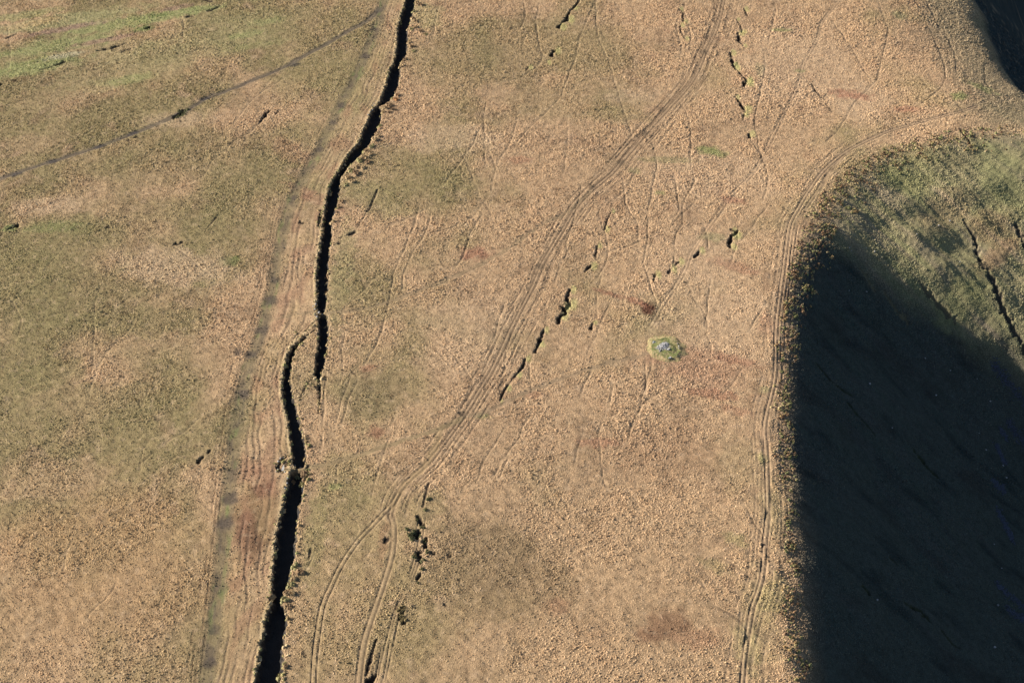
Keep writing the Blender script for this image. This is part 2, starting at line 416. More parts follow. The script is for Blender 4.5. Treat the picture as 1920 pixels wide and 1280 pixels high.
# both lines run towards the camera, so the strip between them lies to the left of the track's heading
inside = (dt < -2.0) & (dd > 0.5)
tt = (-dt) / (-dt + dd + 1e-6)
strip = np.where(inside, 1.0, 0.0) * sstep(0.0, 2.5, -dt - 1.5) * sstep(0.3, 1.3, dd)
tw = tt * 8.0 + 0.75 * noise(X[w] / 26, Y[w] / 30, 90) + 0.35 * noise(X[w] / 6, Y[w] / 9, 91)
fr = np.abs(tw - np.round(tw))
kk = np.round(tw)
act = sstep(-0.15, 0.35, noise(alt / 26, kk * 5.7, 92) + 0.15)
g = strip * act * np.exp(-(fr / 0.17) ** 2)
H[w] -= 0.17 * g
H[w] -= relief[w] * 0.45 * strip
mix(0.65 * g, np.array((0.12, 0.08, 0.055)), w)
mix(0.35 * strip * sstep(0, .5, noise(X[w] / 9, Y[w] / 16, 93)), np.array((0.34, 0.25, 0.125)), w)
mix(0.40 * strip * sstep(0, .5, noise(X[w] / 7, Y[w] / 14, 94)), np.array((0.25, 0.135, 0.085)), w)
BARE[w] = np.maximum(BARE[w], 0.55 * strip + 0.4 * g)
# a few ruts on the far side of the track
inside2 = (dt > 2.0) & (dt < 7.5)
tw = (dt - 2.5) / 1.35 + 0.4 * noise(X[w] / 20, Y[w] / 24, 95)
g = np.where(inside2, 1.0, 0) * np.exp(-((tw - np.round(tw)) / 0.2) ** 2) * sstep(-.1, .3, noise(alt / 22, np.round(tw) * 3.3, 96))
H[w] -= 0.13 * g
mix(0.45 * g, np.array((0.13, 0.08, 0.05)), w)

w, d, al, f = flatten_band(GT, 4.9, 1.6, 0.8, (0.165, 0.135, 0.075), .72, surf=1, bare=0.72)
mix(f * 0.75 * sstep(-0.15, 0.4, fbm(al / 9.0, d / 5, 97, 3)), np.array((0.11, 0.085, 0.060)), w)
mix(f * 0.6 * sstep(0.1, 0.5, fbm(al / 13.0, d / 3, 98, 3)), np.array((0.15, 0.185, 0.065)), w)
mix(f * 0.4 * sstep(0.0, 0.5, noise(al / 10.0, d / 0.5, 99)), np.array((0.09, 0.075, 0.06)), w)
H[w] -= 0.18 * f
for px, py, r in [(685, 105, 9), (710, 20, 7), (700, 55, 6), (640, 197, 8), (625, 230, 7), (599, 280, 7), (552, 370, 6), (513, 525, 7), (507, 563, 12), (490, 618, 12), (455, 738, 13), (432, 935, 13), (424, 980, 14), (447, 660, 8), (470, 665, 10), (400, 1180, 10), (393, 1240, 12)]:
    patch(px, py, r * 1.3, r * 1.0, (0.075, 0.060, 0.050), .75, 0, int(px))

def ditch(px_pts, depth, surf=4, sharp=0.5, col=PEAT, maxslope=1.6, rough=0.6, seed=0):
    pts = np.array(px_pts, float)
    P = world_poly(pts[:, :2])
    wx, wy = gp(pts[:, 0], pts[:, 1])
    widths = pts[:, 2] / pxm(pts[:, 0], pts[:, 1])
    key = np.stack([wx, wy], 1)
    w = window(P, widths.max() / 2 + 3)
    if w is None: return
    d, al = poly_sdist(X[w], Y[w], P)
    # width along the line, from the nearest control points
    seg = np.r_[0, np.cumsum(np.hypot(*np.diff(P, axis=0).T))]
    kal = [seg[np.argmin(np.hypot(P[:, 0] - k[0], P[:, 1] - k[1]))] for k in key]
    hw = np.interp(al, kal, widths) / 2 * (1.12 if surf == 4 else 1.2)
    hw = hw * 1.0 + rough * 0.95 * noise(X[w] / 2.6, Y[w] / 2.6, 100 + seed) * sstep(0.3, 1.2, hw) + rough * 0.75 * noise(X[w] / 1.1, Y[w] / 1.1, 101 + seed) * sstep(0.3, 1.2, hw)
    inner = hw - np.abs(d)
    # beyond the ends of the line nothing is cut
    L = seg[-1]
    prof = np.clip(inner * maxslope + 0.15, 0, 1e9)
    dep = np.minimum(prof, depth * np.clip(hw / 1.6, 0.22, 1.0)) * (inner > -0.1)
    if surf == 4:
        dep = dep * (1 - .55 * sstep(.05, .55, noise(X[w] / 2.0, Y[w] / 3.0, 104 + seed)) * sstep(1.9, .6, inner))
    H[w] -= dep
    f = sstep(-0.1, 0.35, inner)
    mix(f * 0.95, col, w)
    if surf == 4: mix(f * .5 * sstep(.1, .5, fbm(X[w] / 1.8, Y[w] / 2.4, 105, 2)) * sstep(2.0, .5, inner), np.array((0.14, .105, .065)), w)
    BARE[w] = np.maximum(BARE[w], f)
    if surf: SURF[w] = np.where(inner > 0.0, surf, SURF[w])
    return w, d, al, hw

DITCH_SHADE = np.array((0.016, 0.019, 0.023))  # peat made darker and bluer to paint in the ditch's shade
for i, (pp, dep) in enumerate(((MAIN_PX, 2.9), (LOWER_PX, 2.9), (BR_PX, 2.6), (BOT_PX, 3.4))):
    ditch(pp, dep, col=DITCH_SHADE, seed=10 * i, maxslope=2.6)
# spur at the lower crossing and the cut beside it
ditch([(578, 872, 6), (574, 892, 7), (566, 915, 8), (560, 935, 6)], 1.5, col=DITCH_SHADE, seed=51)
ditch([(582, 872, 4), (590, 874, 3), (600, 872, 2)], 0.6, seed=52)
ditch([(545, 853, 2), (534, 856, 6), (527, 863, 7), (522, 872, 8), (523, 880, 9), (529, 882, 8)], 1.3, seed=53, col=PEAT)
ditch([(548, 862, 5), (541, 868, 5), (535, 874, 4)], 1.2, seed=54)
ditch([(590, 583, 2), (598, 578, 6), (606, 577, 4)], 1.2, seed=55)
ditch([(598, 590, 5), (592, 592, 3)], 1.0, seed=55)
ditch([(575, 620, 4), (580, 612, 3), (594, 600, 2)], 0.5, seed=56)
ditch([(560, 745, 3), (568, 738, 5), (574, 722, 4), (582, 712, 2)], 0.8, seed=57)
ditch([(576, 716, 3), (590, 722, 6), (600, 734, 6), (598, 750, 3)], 0.9, seed=58)
ditch([(602, 395, 5), (600, 410, 7), (599, 425, 4)], 1.0, seed=59)
ditch([(561, 610, 1.5), (556, 625, 3), (548, 642, 2)], .4, seed=60)
ditch([(512, 1110, 10), (508, 1125, 9), (510, 1140, 4)], 1.4, seed=61)

# peat gullies: dark cut face on the left, grassy bank on the right coloured bright for the sun on it
HAGS = [
    ([(1068, 543, 6), (1063, 560, 7), (1067, 570, 9), (1057, 583, 7)], 1.1), ([(1056, 576, 8), (1060, 588, 7), (1050, 592, 8), (1047, 605, 7)], 1.1), ([(1020, 618, 4), (1014, 634, 8), (1009, 645, 6), (1003, 660, 7)], 1.1),
    ([(985, 672, 5), (980, 688, 6), (968, 702, 5), (955, 718, 3), (948, 728, 5), (941, 742, 6), (937, 752, 2)], 0.8),
    ([(1088, -10, 4), (1086, 2, 5), (1075, 15, 4), (1066, 26, 5), (1062, 37, 8), (1053, 43, 3), (1047, 51, 8)], 1.0), ([(1039, 96, 7), (1034, 106, 8)], .9), ([(1025, 117, 3), (1022, 119, 3)], .5), ([(990, 127, 4), (987, 131, 4)], .6),
    ([(1274, 17, 3), (1281, 28, 4), (1281, 40, 4)], .7), ([(1276, 48, 3), (1277, 60, 4), (1284, 73, 3)], .7), ([(1395, 17, 4), (1402, 30, 4)], .8), ([(1381, 36, 2), (1388, 48, 4), (1391, 60, 4)], .8), ([(1384, 63, 5), (1386, 75, 7), (1394, 86, 2)], .9),
    ([(1370, 99, 5), (1372, 113, 7), (1377, 127, 5), (1388, 137, 4), (1400, 151, 6)], 1.0), ([(1397, 155, 8), (1395, 161, 6)], 1.1), ([(1379, 182, 3), (1388, 194, 7), (1394, 204, 8), (1398, 210, 3)], 1.1), ([(1395, 215, 4), (1393, 222, 4)], .7),
    ([(1404, 251, 6), (1406, 258, 5)], .9), ([(1372, 431, 5), (1380, 434, 8), (1377, 440, 7)], 1.2), ([(1371, 442, 7), (1369, 452, 8), (1369, 462, 6)], 1.2), ([(1311, 471, 5), (1303, 482, 6)], .9), ([(1271, 491, 6), (1268, 495, 4)], .8),
    ([(1257, 504, 6), (1254, 512, 6)], .8), ([(1228, 515, 6), (1225, 527, 5)], .8), ([(1147, 396, 2), (1138, 414, 4), (1134, 430, 4)], .7), ([(1120, 461, 4), (1116, 482, 6)], .8), ([(1107, 499, 7), (1096, 510, 3)], .9), ([(1112, 605, 3), (1107, 617, 7)], 1.0),
    ([(393, 845, 6), (390, 849, 4)], .9), ([(380, 856, 6), (372, 866, 8)], 1.2), ([(697, 1268, 14), (692, 1280, 12)], 1.1), ([(705, 1198, 5), (700, 1218, 6), (692, 1245, 8), (687, 1265, 6)], .9),
    ([(784, 968, 8), (791, 980, 9), (796, 986, 7)], 1.1), ([(770, 1001, 7), (778, 1004, 12), (786, 998, 10)], 1.2), ([(799, 1010, 8), (797, 1022, 10)], 1.1), ([(783, 1036, 11), (786, 1047, 9), (792, 1056, 8)], 1.1), ([(787, 1076, 8), (783, 1084, 6)], .9), ([(811, 1036, 7)] * 2, .9), ([(842, 1041, 6)] * 2, .6),
    ([(861, 1086, 5)] * 2, .7), ([(835, 1133, 5)] * 2, .6), ([(804, 905, 4), (797, 930, 5), (793, 950, 4)], .6), ([(727, 1010, 10), (722, 1016, 7)], .6), ([(757, 1137, 7), (750, 1155, 9), (757, 1168, 8)], .7), ([(583, 1030, 5), (579, 1048, 4)], .7),
    ([(278, 52, 12), (284, 51, 5)], .9), ([(325, 222, 5), (338, 215, 14), (346, 208, 8)], 1.1), ([(340, 227, 5)] * 2, .5), ([(241, 263, 5)] * 2, .7), ([(256, 257, 6)] * 2, .7), ([(15, 430, 5), (31, 424, 9)], .9), ([(200, 425, 7), (205, 426, 5)], .7), ([(137, 430, 4)] * 2, .5),
    ([(330, 457, 8), (340, 455, 7)], .7), ([(405, 408, 5), (395, 420, 3), (385, 432, 2)], .5), ([(505, 208, 6), (497, 216, 8), (488, 228, 4)], .8), ([(522, 208, 4), (517, 215, 5)], .6), ([(708, 355, 4), (702, 370, 5), (696, 385, 4), (690, 396, 6)], .7), ([(656, 440, 7), (666, 434, 5)], .6),
    ([(637, 455, 6)] * 2, .5), ([(565, 417, 7)] * 2, .5), ([(1522, 158, 3), (1530, 172, 5), (1540, 182, 4)], .6), ([(1548, 195, 2), (1560, 210, 3)], .4), ([(1800, 244, 4), (1810, 254, 5), (1819, 268, 5)], 1.0), ([(3, 158, 8), (-8, 162, 8)], .8), ([(26, 151, 7), (34, 151, 4)], .6),
    ([(75, 131, 3), (100, 124, 5), (120, 116, 7)], .6), ([(12, 72, 5), (30, 64, 3)], .7), ([(185, 95, 5), (212, 90, 7), (236, 81, 4)], .6), ([(228, 97, 6), (243, 93, 5)], .6), ([(352, 32, 6), (362, 31, 4)], .6), ([(392, 21, 6), (413, 12, 4)], .6), ([(380, 0, 8), (398, 2, 6)], .6),
    ([(657, 576, 3), (663, 574, 3)], .5), ([(657, 583, 3), (663, 581, 3)], .5), ([(1151, 674, 5), (1157, 676, 3)], .3), ([(1209, 754, 5)] * 2, .5), ([(868, 775, 8), (874, 780, 6)], .35), ([(1432, 1022, 6)] * 2, .5), ([(660, 697, 5), (667, 702, 4)], .5), ([(860, 465, 4)] * 2, .4),  # first two cuts of this line paint a pair of prong-shaped shadows
]
GP_POS = []
for i, (pp, dep) in enumerate(HAGS):
    # sunlit tint of the bank grass first, so the cut stays dark
    a = np.array(pp, float)
    if i < 28:
        for q in a[::2]:
            patch(q[0] + q[2] * 0.9 + 2, q[1], q[2] * 0.8 + 2, q[2] * 1.0 + 4, (0.34, 0.31, 0.13), .7, 0, 200 + i, bare=0.7)
    ditch([(q[0], q[1], q[2] * 0.92) for q in pp] if len({tuple(q) for q in pp}) > 1 else [(pp[0][0] - 1, pp[0][1], pp[0][2]), (pp[0][0] + 1, pp[0][1] + 1, pp[0][2])], dep * 1.25, surf=5, seed=200 + i, rough=0.9, col=PEAT * 0.9, maxslope=2.4)

# gullies in the sunny side of the hollow
GUL = [([(1806, 412, 3), (1818, 430, 5), (1830, 452, 7), (1834, 480, 8), (1848, 505, 11), (1866, 530, 12), (1872, 560, 13), (1888, 592, 11), (1905, 625, 9), (1925, 660, 9)], 3.4), ([(1905, 420, 6), (1915, 445, 9), (1930, 470, 9)], 2.0),
       ([(1722, 525, 3), (1740, 548, 9), (1765, 575, 11), (1790, 600, 8)], 1.3), ([(1655, 545, 3), (1675, 572, 8), (1700, 600, 8)], 1.2), ([(1610, 500, 3), (1625, 520, 6), (1640, 545, 5)], .9),
       ([(1530, 680, 4), (1560, 715, 6), (1597, 742, 5)], 2.2), ([(1590, 755, 5), (1615, 785, 6), (1640, 815, 4)], 2.2), ([(1715, 845, 6), (1735, 870, 7), (1760, 895, 4)], 2.2), ([(1700, 1130, 8), (1730, 1150, 9), (1745, 1165, 4)], 2.4),
       ([(1765, 1180, 4), (1785, 1205, 6), (1800, 1215, 3)], 2.0), ([(1670, 1045, 5), (1685, 1060, 5)], 1.8), ([(1620, 1100, 8), (1630, 1112, 8)], 1.8)]
for i, (pp, dep) in enumerate(GUL):
    ditch(pp, dep, surf=5, seed=300 + i, rough=1.4, col=np.array((0.07, 0.06, 0.045)) if i < 2 else np.array((0.12, 0.105, 0.065)) if i < 5 else np.array((0.03, 0.035, 0.02)), maxslope=0.8)

# vehicle trails
VT = world_poly([(1362, -50), (1357, 0), (1345, 50), (1322, 100), (1300, 150), (1255, 202), (1212, 250), (1167, 302), (1148, 325), (1110, 357), (1080, 390), (1057, 427), (1032, 470), (1015, 500), (1001, 535), (982, 572), (960, 615),
                 (943, 652), (920, 700), (900, 730), (870, 780), (840, 820), (805, 865), (775, 892), (750, 920), (737, 948), (732, 970)])
flatten_band(VT, 3.6, 1.0, 0.85, (0.25, 0.175, 0.108), .55, surf=2, bare=0.75, seed=1)
rut(VT, 0.5, 0.19, .72, np.array((0.10, .068, .045)), 2, .7, offs=(-0.75, 0.75), wob=.3)
rut(VT, 0.4, 0.20, .66, np.array((0.12, .08, .052)), 2, .6, offs=(-4.2, -2.9, 2.1, 3.2), wob=1.2, breaks=.25, wobl=60)
rut(VT, 0.4, 0.18, .58, np.array((0.13, .085, .055)), 2, .6, offs=(-7.2, -5.6, 4.6), wob=1.6, breaks=.42, seed=5, wobl=70)
rut(VT[:len(VT) // 2], 0.4, 0.18, .62, np.array((0.12, .08, .052)), 2, .6, offs=(1.6, 2.9, 4.2, 5.4), wob=1.0, breaks=.2, seed=9, wobl=60)
for px, py in [(1110, 350), (1015, 500), (1210, 250), (1165, 305), (870, 778), (1240, 205), (1320, 98)]:
    patch(px, py, 11, 8, (0.10, 0.075, 0.05), .65, 0, px)
VA = world_poly([(748, 925), (735, 945), (720, 960), (695, 987), (672, 1012), (642, 1055), (620, 1100), (605, 1135), (596, 1185), (590, 1235), (587, 1300)])
rut(VA, 0.45, 0.24, .75, np.array((0.085, .06, .04)), 2, .8, offs=(-0.85, 0.85), wob=.15)
VB = world_poly([(732, 965), (738, 985), (736, 1035), (722, 1085), (703, 1140), (686, 1190), (677, 1235), (670, 1300)])
flatten_band(VB, 2.4, 0.5, 0.9, (0.29, 0.205, 0.12), .6, surf=2, bare=0.85, seed=2)
rut(VB, 0.45, 0.20, .65, np.array((0.10, .07, .045)), 2, .8, offs=(-0.9, 0.9), wob=.15)
VC = world_poly([(790, 960), (778, 1022), (764, 1065), (752, 1100), (733, 1145), (722, 1192), (712, 1240), (700, 1290)])
rut(VC, 0.45, 0.24, .55, np.array((0.09, .065, .045)), 2, .7, offs=(-3.2, -2.0, -0.9, 0.4), wob=.6, breaks=.35, seed=3)
VW = world_poly([(830, 800), (800, 870), (775, 892), (748, 922), (733, 950)])
flatten_band(VW, 2.6, 0.5, 0.9, (0.26, 0.185, 0.10), .7, surf=2, bare=0.9, seed=3)
# paths
P1 = world_poly([(870, 781), (835, 800), (790, 815), (740, 831), (690, 847), (640, 863), (600, 873), (580, 877), (540, 882)])
flatten_band(P1, 2.4, 0.5, 0.9, (0.20, 0.15, 0.085), .85, surf=6, bare=0.85, seed=4)
P2 = world_poly([(870, 781), (905, 775), (940, 758), (1000, 730), (1060, 708), (1110, 690), (1155, 676), (1225, 662)])
flatten_band(P2, 2.0, 0.5, 0.8, (0.22, 0.16, 0.10), .7, surf=6, bare=0.75, seed=5)
P3 = world_poly([(1110, 357), (1067, 395), (1035, 412), (1005, 428), (960, 461), (905, 494), (855, 517), (805, 538), (755, 557), (692, 577), (630, 586), (560, 587), (510, 600)])
flatten_band(P3, 1.7, 0.4, 0.85, (0.23, 0.17, 0.10), .65, surf=6, bare=0.75, seed=6)
rut(P3, 0.4, 0.09, .4, np.array((0.12, .085, .055)), 0, .5, offs=(-0.6, 0.7), wob=.3, breaks=.2)
P4 = world_poly([(-40, 350), (0, 335), (50, 318), (110, 299), (185, 275), (250, 250), (300, 230), (345, 210), (385, 186), (440, 165), (480, 148), (530, 128), (560, 110), (595, 92), (640, 66), (690, 38), (712, 15)])
flatten_band(P4, 3.0, 0.9, 0.9, (0.115, 0.095, 0.068), .8, surf=1, bare=0.62, seed=7)
rut(P4, 0.5, 0.25, .7, np.array((0.065, .052, .045)), 1, .9, offs=(-0.9, 0.1, 1.0), wob=.8, wobl=9, breaks=.1)
for px, py in [(187, 275), (340, 212), (385, 185), (250, 250), (100, 302), (30, 327), (552, 122)]:
    patch(px, py, 15, 5, (0.05, 0.045, 0.045), .8, .35, px)
P5 = world_poly([(720, 60), (655, 72), (600, 78), (550, 92), (500, 108)])
rut(P5, 0.5, 0.15, .5, np.array((0.12, .08, .05)), 0, .5, breaks=.2)
# rim track
RT = world_poly([(1830, 200), (1797, 210), (1740, 225), (1675, 243), (1640, 257), (1590, 282), (1547, 317), (1517, 357), (1497, 390), (1482, 417), (1477, 445), (1472, 482), (1469, 507), (1464, 545), (1457, 602), (1455, 640), (1455, 690),
                 (1450, 725), (1441, 762), (1435, 790), (1434, 815), (1438, 860), (1440, 960), (1435, 1010), (1429, 1085), (1412, 1135), (1405, 1172), (1396, 1235), (1390, 1300)])
flatten_band(RT, 2.2, 0.6, 0.7, (0.34, 0.24, 0.15), .4, surf=3, bare=0.5, seed=8)
rut(RT, 0.42, 0.25, .75, np.array((0.075, .052, .04)), 3, .85, offs=(-0.75, 0.75), wob=.12)
RT2 = world_poly([(1590, 284), (1560, 316), (1530, 362), (1508, 395), (1493, 425), (1486, 470), (1480, 520), (1474, 560), (1468, 620), (1466, 680), (1462, 720)])
rut(RT2, 0.4, 0.18, .5, np.array((0.12, .08, .058)), 3, .8, offs=(-0.7, 0.6), wob=.3, breaks=.1)
rut(RT[4:], 0.35, 0.16, .45, np.array((0.14, .10, .07)), 0, .5, offs=(-6.5, -5.0, -3.5, -2.3, 2.2, 3.6, 5.0), wob=1.2, breaks=.25, seed=8)
RT3 = world_poly([(1590, 0), (1575, 0), (1542, 40), (1532, 75), (1507, 120), (1497, 162), (1470, 212), (1442, 270), (1417, 318), (1372, 367), (1335, 417), (1297, 472), (1287, 500), (1265, 540), (1242, 572), (1232, 592), (1215, 620)][1:])
rut(RT3, 0.40, 0.18, .50, np.array((0.12, .08, .055)), 0, .7, offs=(-0.7, 0.7), wob=.3, breaks=.02)

print('t', time.time() - T0)
# sheep trails
SHEEP = [
    [(1216, 260), (1227, 280), (1231, 310), (1229, 325), (1220, 370), (1214, 405), (1214, 460), (1205, 490), (1220, 532), (1224, 552), (1235, 580)],
    [(1117, 0), (1085, 75), (1080, 107), (1060, 155), (1052, 180), (1022, 212), (992, 240), (967, 270)], [(1117, 0), (1120, 65), (1140, 112), (1157, 170), (1172, 215), (1187, 262)],
    [(1430, 87), (1435, 125), (1425, 175), (1415, 225), (1422, 270), (1430, 300)], [(1272, 187), (1292, 225), (1295, 275), (1295, 317), (1302, 340), (1285, 370), (1279, 395), (1280, 420), (1267, 440), (1264, 490), (1270, 520), (1258, 550)],
    [(505, 208), (490, 228), (470, 247), (440, 264), (420, 285), (398, 302), (380, 330), (350, 345)], [(785, 387), (775, 425), (757, 467), (742, 502), (735, 532), (731, 555), (725, 582), (712, 627), (705, 645), (680, 690)],
    [(812, 390), (795, 440), (770, 480), (757, 515), (755, 545)], [(660, 702), (640, 752), (627, 805)], [(672, 705), (650, 760), (640, 800)], [(612, 690), (607, 760), (602, 847)], [(1560, 40), (1600, 95), (1615, 125), (1637, 155)],
    [(1645, 0), (1660, 42), (1665, 62), (1655, 100), (1647, 140), (1635, 160), (1600, 195), (1580, 232), (1545, 270)], [(1735, 0), (1755, 42), (1787, 95), (1792, 140)], [(1740, 50), (1767, 112), (1767, 160), (1710, 207)], [(1435, 570), (1415, 600), (1402, 625)],
    [(1335, 520), (1330, 545), (1320, 620)], [(1132, 382), (1122, 402), (1135, 440), (1140, 470), (1135, 495), (1115, 530)], [(1170, 340), (1172, 380), (1190, 410), (1197, 430), (1196, 455)], [(1265, 330), (1270, 370), (1273, 395), (1262, 410)], [(1450, 0), (1454, 20), (1445, 60), (1440, 85)],
    [(1320, 420), (1325, 440), (1328, 470)], [(1440, 385), (1425, 402), (1400, 440), (1380, 455)], [(1407, 260), (1425, 290), (1440, 330), (1430, 380)], [(1285, 0), (1282, 20), (1290, 40), (1295, 70), (1292, 100)], [(1265, 25), (1270, 60), (1278, 90), (1275, 110)],
    [(980, 0), (985, 30), (970, 60)], [(1012, 0), (1005, 40), (1010, 80), (1015, 115), (985, 140), (960, 150), (930, 160)], [(1210, 665), (1209, 700), (1212, 745)], [(1150, 715), (1146, 740), (1142, 765)], [(1110, 690), (1095, 720), (1090, 745)], [(950, 560), (935, 600), (925, 640)],
    [(820, 640), (855, 670), (875, 700), (895, 722)], [(900, 240), (880, 280), (850, 320), (830, 350)], [(905, 400), (880, 440), (868, 480), (850, 505)], [(540, 110), (520, 135), (500, 160)], [(300, 440), (350, 480), (400, 520)], [(260, 550), (240, 560), (215, 580)],
    [(180, 700), (175, 715), (165, 730)], [(955, 850), (945, 875), (930, 905)], [(940, 865), (930, 885), (922, 900)], [(680, 985), (668, 1000), (660, 1015)], [(700, 1020), (690, 1038), (682, 1052)], [(590, 1035), (582, 1050), (570, 1075)], [(1194, 895), (1191, 920)], [(1390, 940), (1420, 990), (1440, 1010)],
    [(1270, 1065), (1310, 1085), (1325, 1110)], [(1340, 1035), (1380, 1060), (1420, 1095)], [(1330, 1130), (1370, 1150), (1402, 1175)], [(1370, 1220), (1410, 1245), (1440, 1260)], [(1430, 1060), (1460, 1085)], [(1400, 1180), (1430, 1195), (1450, 1200)],
    [(1790, 190), (1810, 215), (1800, 240)], [(1845, 120), (1850, 160), (1880, 190)], [(330, 20), (345, 40), (340, 80)], [(30, 640), (40, 600), (20, 560)], [(545, 140), (480, 180), (440, 230)], [(120, 340), (90, 330), (60, 345)],
]
for i, s in enumerate(SHEEP):
    rut(world_poly(s), 0.34, 0.27, .62, np.array((0.075, .052, .036)), 0, .8, wob=.5, breaks=-0.05, seed=i, wobl=9)
# fainter wandering trails in between
for i in range(90):
    px = rng.uniform(-20, 1450); py = rng.uniform(-10, 1150)
    if 400 < px < 620 + max(0, (300 - py)) * .5: continue
    if px > 700 and py > 850: continue
    s = [(px, py)]; ang = rng.normal(1.9 if px > 600 else 2.4, .45)
    for k in range(rng.integers(3, 7)):
        ang += rng.normal(0, .22)
        s.append((s[-1][0] + 28 * math.cos(ang), s[-1][1] + 28 * math.sin(ang)))
    rut(world_poly(s), 0.34, 0.22, .50, np.array((0.085, .06, .04)), 0, .65, wob=.6, breaks=.1, seed=300 + i, wobl=9)

# raised lip along the ditch
w = window(DL, 4)
dd, al = poly_sdist(X[w], Y[w], DL)
lip = np.exp(-((dd - 0.8) / 0.7) ** 2) * (SURF[w] != 4)
H[w] += 0.22 * lip * sstep(-.5, .4, noise(al / 5, dd * 0, 120))
mix(0.6 * lip, np.array((0.40, 0.32, 0.185)), w)

# ------------------------------------------------------------------ the cairn's mound is part of the cairn, the ground under it stays flat
CAIRN = tuple(float(v[0]) for v in gp(1249, 653))
dc = np.hypot((X - CAIRN[0]), (Y - CAIRN[1]))

# scree runs in the shaded wall
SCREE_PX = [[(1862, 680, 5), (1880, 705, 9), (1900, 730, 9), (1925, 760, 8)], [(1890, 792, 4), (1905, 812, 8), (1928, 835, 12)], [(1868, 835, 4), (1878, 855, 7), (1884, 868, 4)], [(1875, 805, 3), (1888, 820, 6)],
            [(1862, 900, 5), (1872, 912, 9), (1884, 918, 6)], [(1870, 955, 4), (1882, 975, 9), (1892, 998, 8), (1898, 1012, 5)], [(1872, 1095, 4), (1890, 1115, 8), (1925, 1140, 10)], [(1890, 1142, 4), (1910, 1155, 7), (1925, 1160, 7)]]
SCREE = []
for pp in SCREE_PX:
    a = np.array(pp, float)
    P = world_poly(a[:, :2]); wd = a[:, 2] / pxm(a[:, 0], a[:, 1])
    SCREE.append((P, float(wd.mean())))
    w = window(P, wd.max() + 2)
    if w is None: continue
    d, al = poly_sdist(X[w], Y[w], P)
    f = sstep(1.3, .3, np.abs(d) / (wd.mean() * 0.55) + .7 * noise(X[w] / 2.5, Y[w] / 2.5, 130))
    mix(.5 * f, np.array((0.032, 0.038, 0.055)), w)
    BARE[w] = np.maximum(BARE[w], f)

ALB = np.clip(ALB * np.array((1.02, 1.035, 1.08)), 0.008, 0.7)
BARE = np.clip(BARE, 0, 1)

# ------------------------------------------------------------------ height look-up
def look(arr, x, y):
    x = np.asarray(x, float); y = np.asarray(y, float)
    r = np.clip(np.searchsorted(yall, y) - 1, 0, R - 2)
    ty = np.clip((y - yall[r]) / (yall[r + 1] - yall[r]), 0, 1)
    xl_ = xl[r] + (xl[r + 1] - xl[r]) * ty; xr_ = xr[r] + (xr[r + 1] - xr[r]) * ty
    cf = np.clip((x - xl_) / (xr_ - xl_), 0, 0.999999) * (NC - 1)
    c0 = cf.astype(int); tx = cf - c0; c = c0 + NS
    if arr.ndim == 3: tx = tx[..., None]; ty = ty[..., None]
    a = arr[r, c] * (1 - tx) + arr[r, c + 1] * tx
    b = arr[r + 1, c] * (1 - tx) + arr[r + 1, c + 1] * tx
    return a * (1 - ty) + b * ty

print('t', time.time() - T0)
# ------------------------------------------------------------------ materials
def ground_material(name, bump=0.5, scale=2.2):
    m = bpy.data.materials.new(name); m.use_nodes = True
    n = m.node_tree; b = n.nodes['Principled BSDF']
    b.inputs['Roughness'].default_value = 0.95
    b.inputs['Specular IOR Level'].default_value = 0.05
    at = n.nodes.new('ShaderNodeAttribute'); at.attribute_name = 'cover'
    geo = n.nodes.new('ShaderNodeNewGeometry')
    nz = n.nodes.new('ShaderNodeTexNoise'); nz.inputs['Scale'].default_value = scale; nz.inputs['Detail'].default_value = 3
    nz2 = n.nodes.new('ShaderNodeTexNoise'); nz2.inputs['Scale'].default_value = 0.35; nz2.inputs['Detail'].default_value = 4
    n.links.new(geo.outputs['Position'], nz.inputs['Vector']); n.links.new(geo.outputs['Position'], nz2.inputs['Vector'])
    mr = n.nodes.new('ShaderNodeMapRange'); mr.inputs[1].default_value = .25; mr.inputs[2].default_value = .75; mr.inputs[3].default_value = .62; mr.inputs[4].default_value = 1.36
    n.links.new(nz.outputs['Fac'], mr.inputs[0])
    mr2 = n.nodes.new('ShaderNodeMapRange'); mr2.inputs[1].default_value = .3; mr2.inputs[2].default_value = .7; mr2.inputs[3].default_value = .86; mr2.inputs[4].default_value = 1.12
    n.links.new(nz2.outputs['Fac'], mr2.inputs[0])
    mu = n.nodes.new('ShaderNodeMath'); mu.operation = 'MULTIPLY'
    n.links.new(mr.outputs[0], mu.inputs[0]); n.links.new(mr2.outputs[0], mu.inputs[1])
    vm = n.nodes.new('ShaderNodeVectorMath'); vm.operation = 'SCALE'
    n.links.new(at.outputs['Color'], vm.inputs[0]); n.links.new(mu.outputs[0], vm.inputs['Scale'])
    n.links.new(vm.outputs[0], b.inputs['Base Color'])
    bp = n.nodes.new('ShaderNodeBump'); bp.inputs['Strength'].default_value = bump; bp.inputs['Distance'].default_value = 0.25
    n.links.new(nz.outputs['Fac'], bp.inputs['Height']); n.links.new(bp.outputs[0], b.inputs['Normal'])
    return m

def tuft_material(name, tip=1.25, root=0.8, trans=0.0):
    """blades: colour comes with each tuft, a little paler at the tips"""
    m = bpy.data.materials.new(name); m.use_nodes = True
    n = m.node_tree; b = n.nodes['Principled BSDF']
    b.inputs['Roughness'].default_value = 0.9
    b.inputs['Specular IOR Level'].default_value = 0.08
    at = n.nodes.new('ShaderNodeAttribute'); at.attribute_name = 'tuft_colour'; at.attribute_type = 'INSTANCER'
    n.links.new(at.outputs['Color'], b.inputs['Base Color'])
    return m

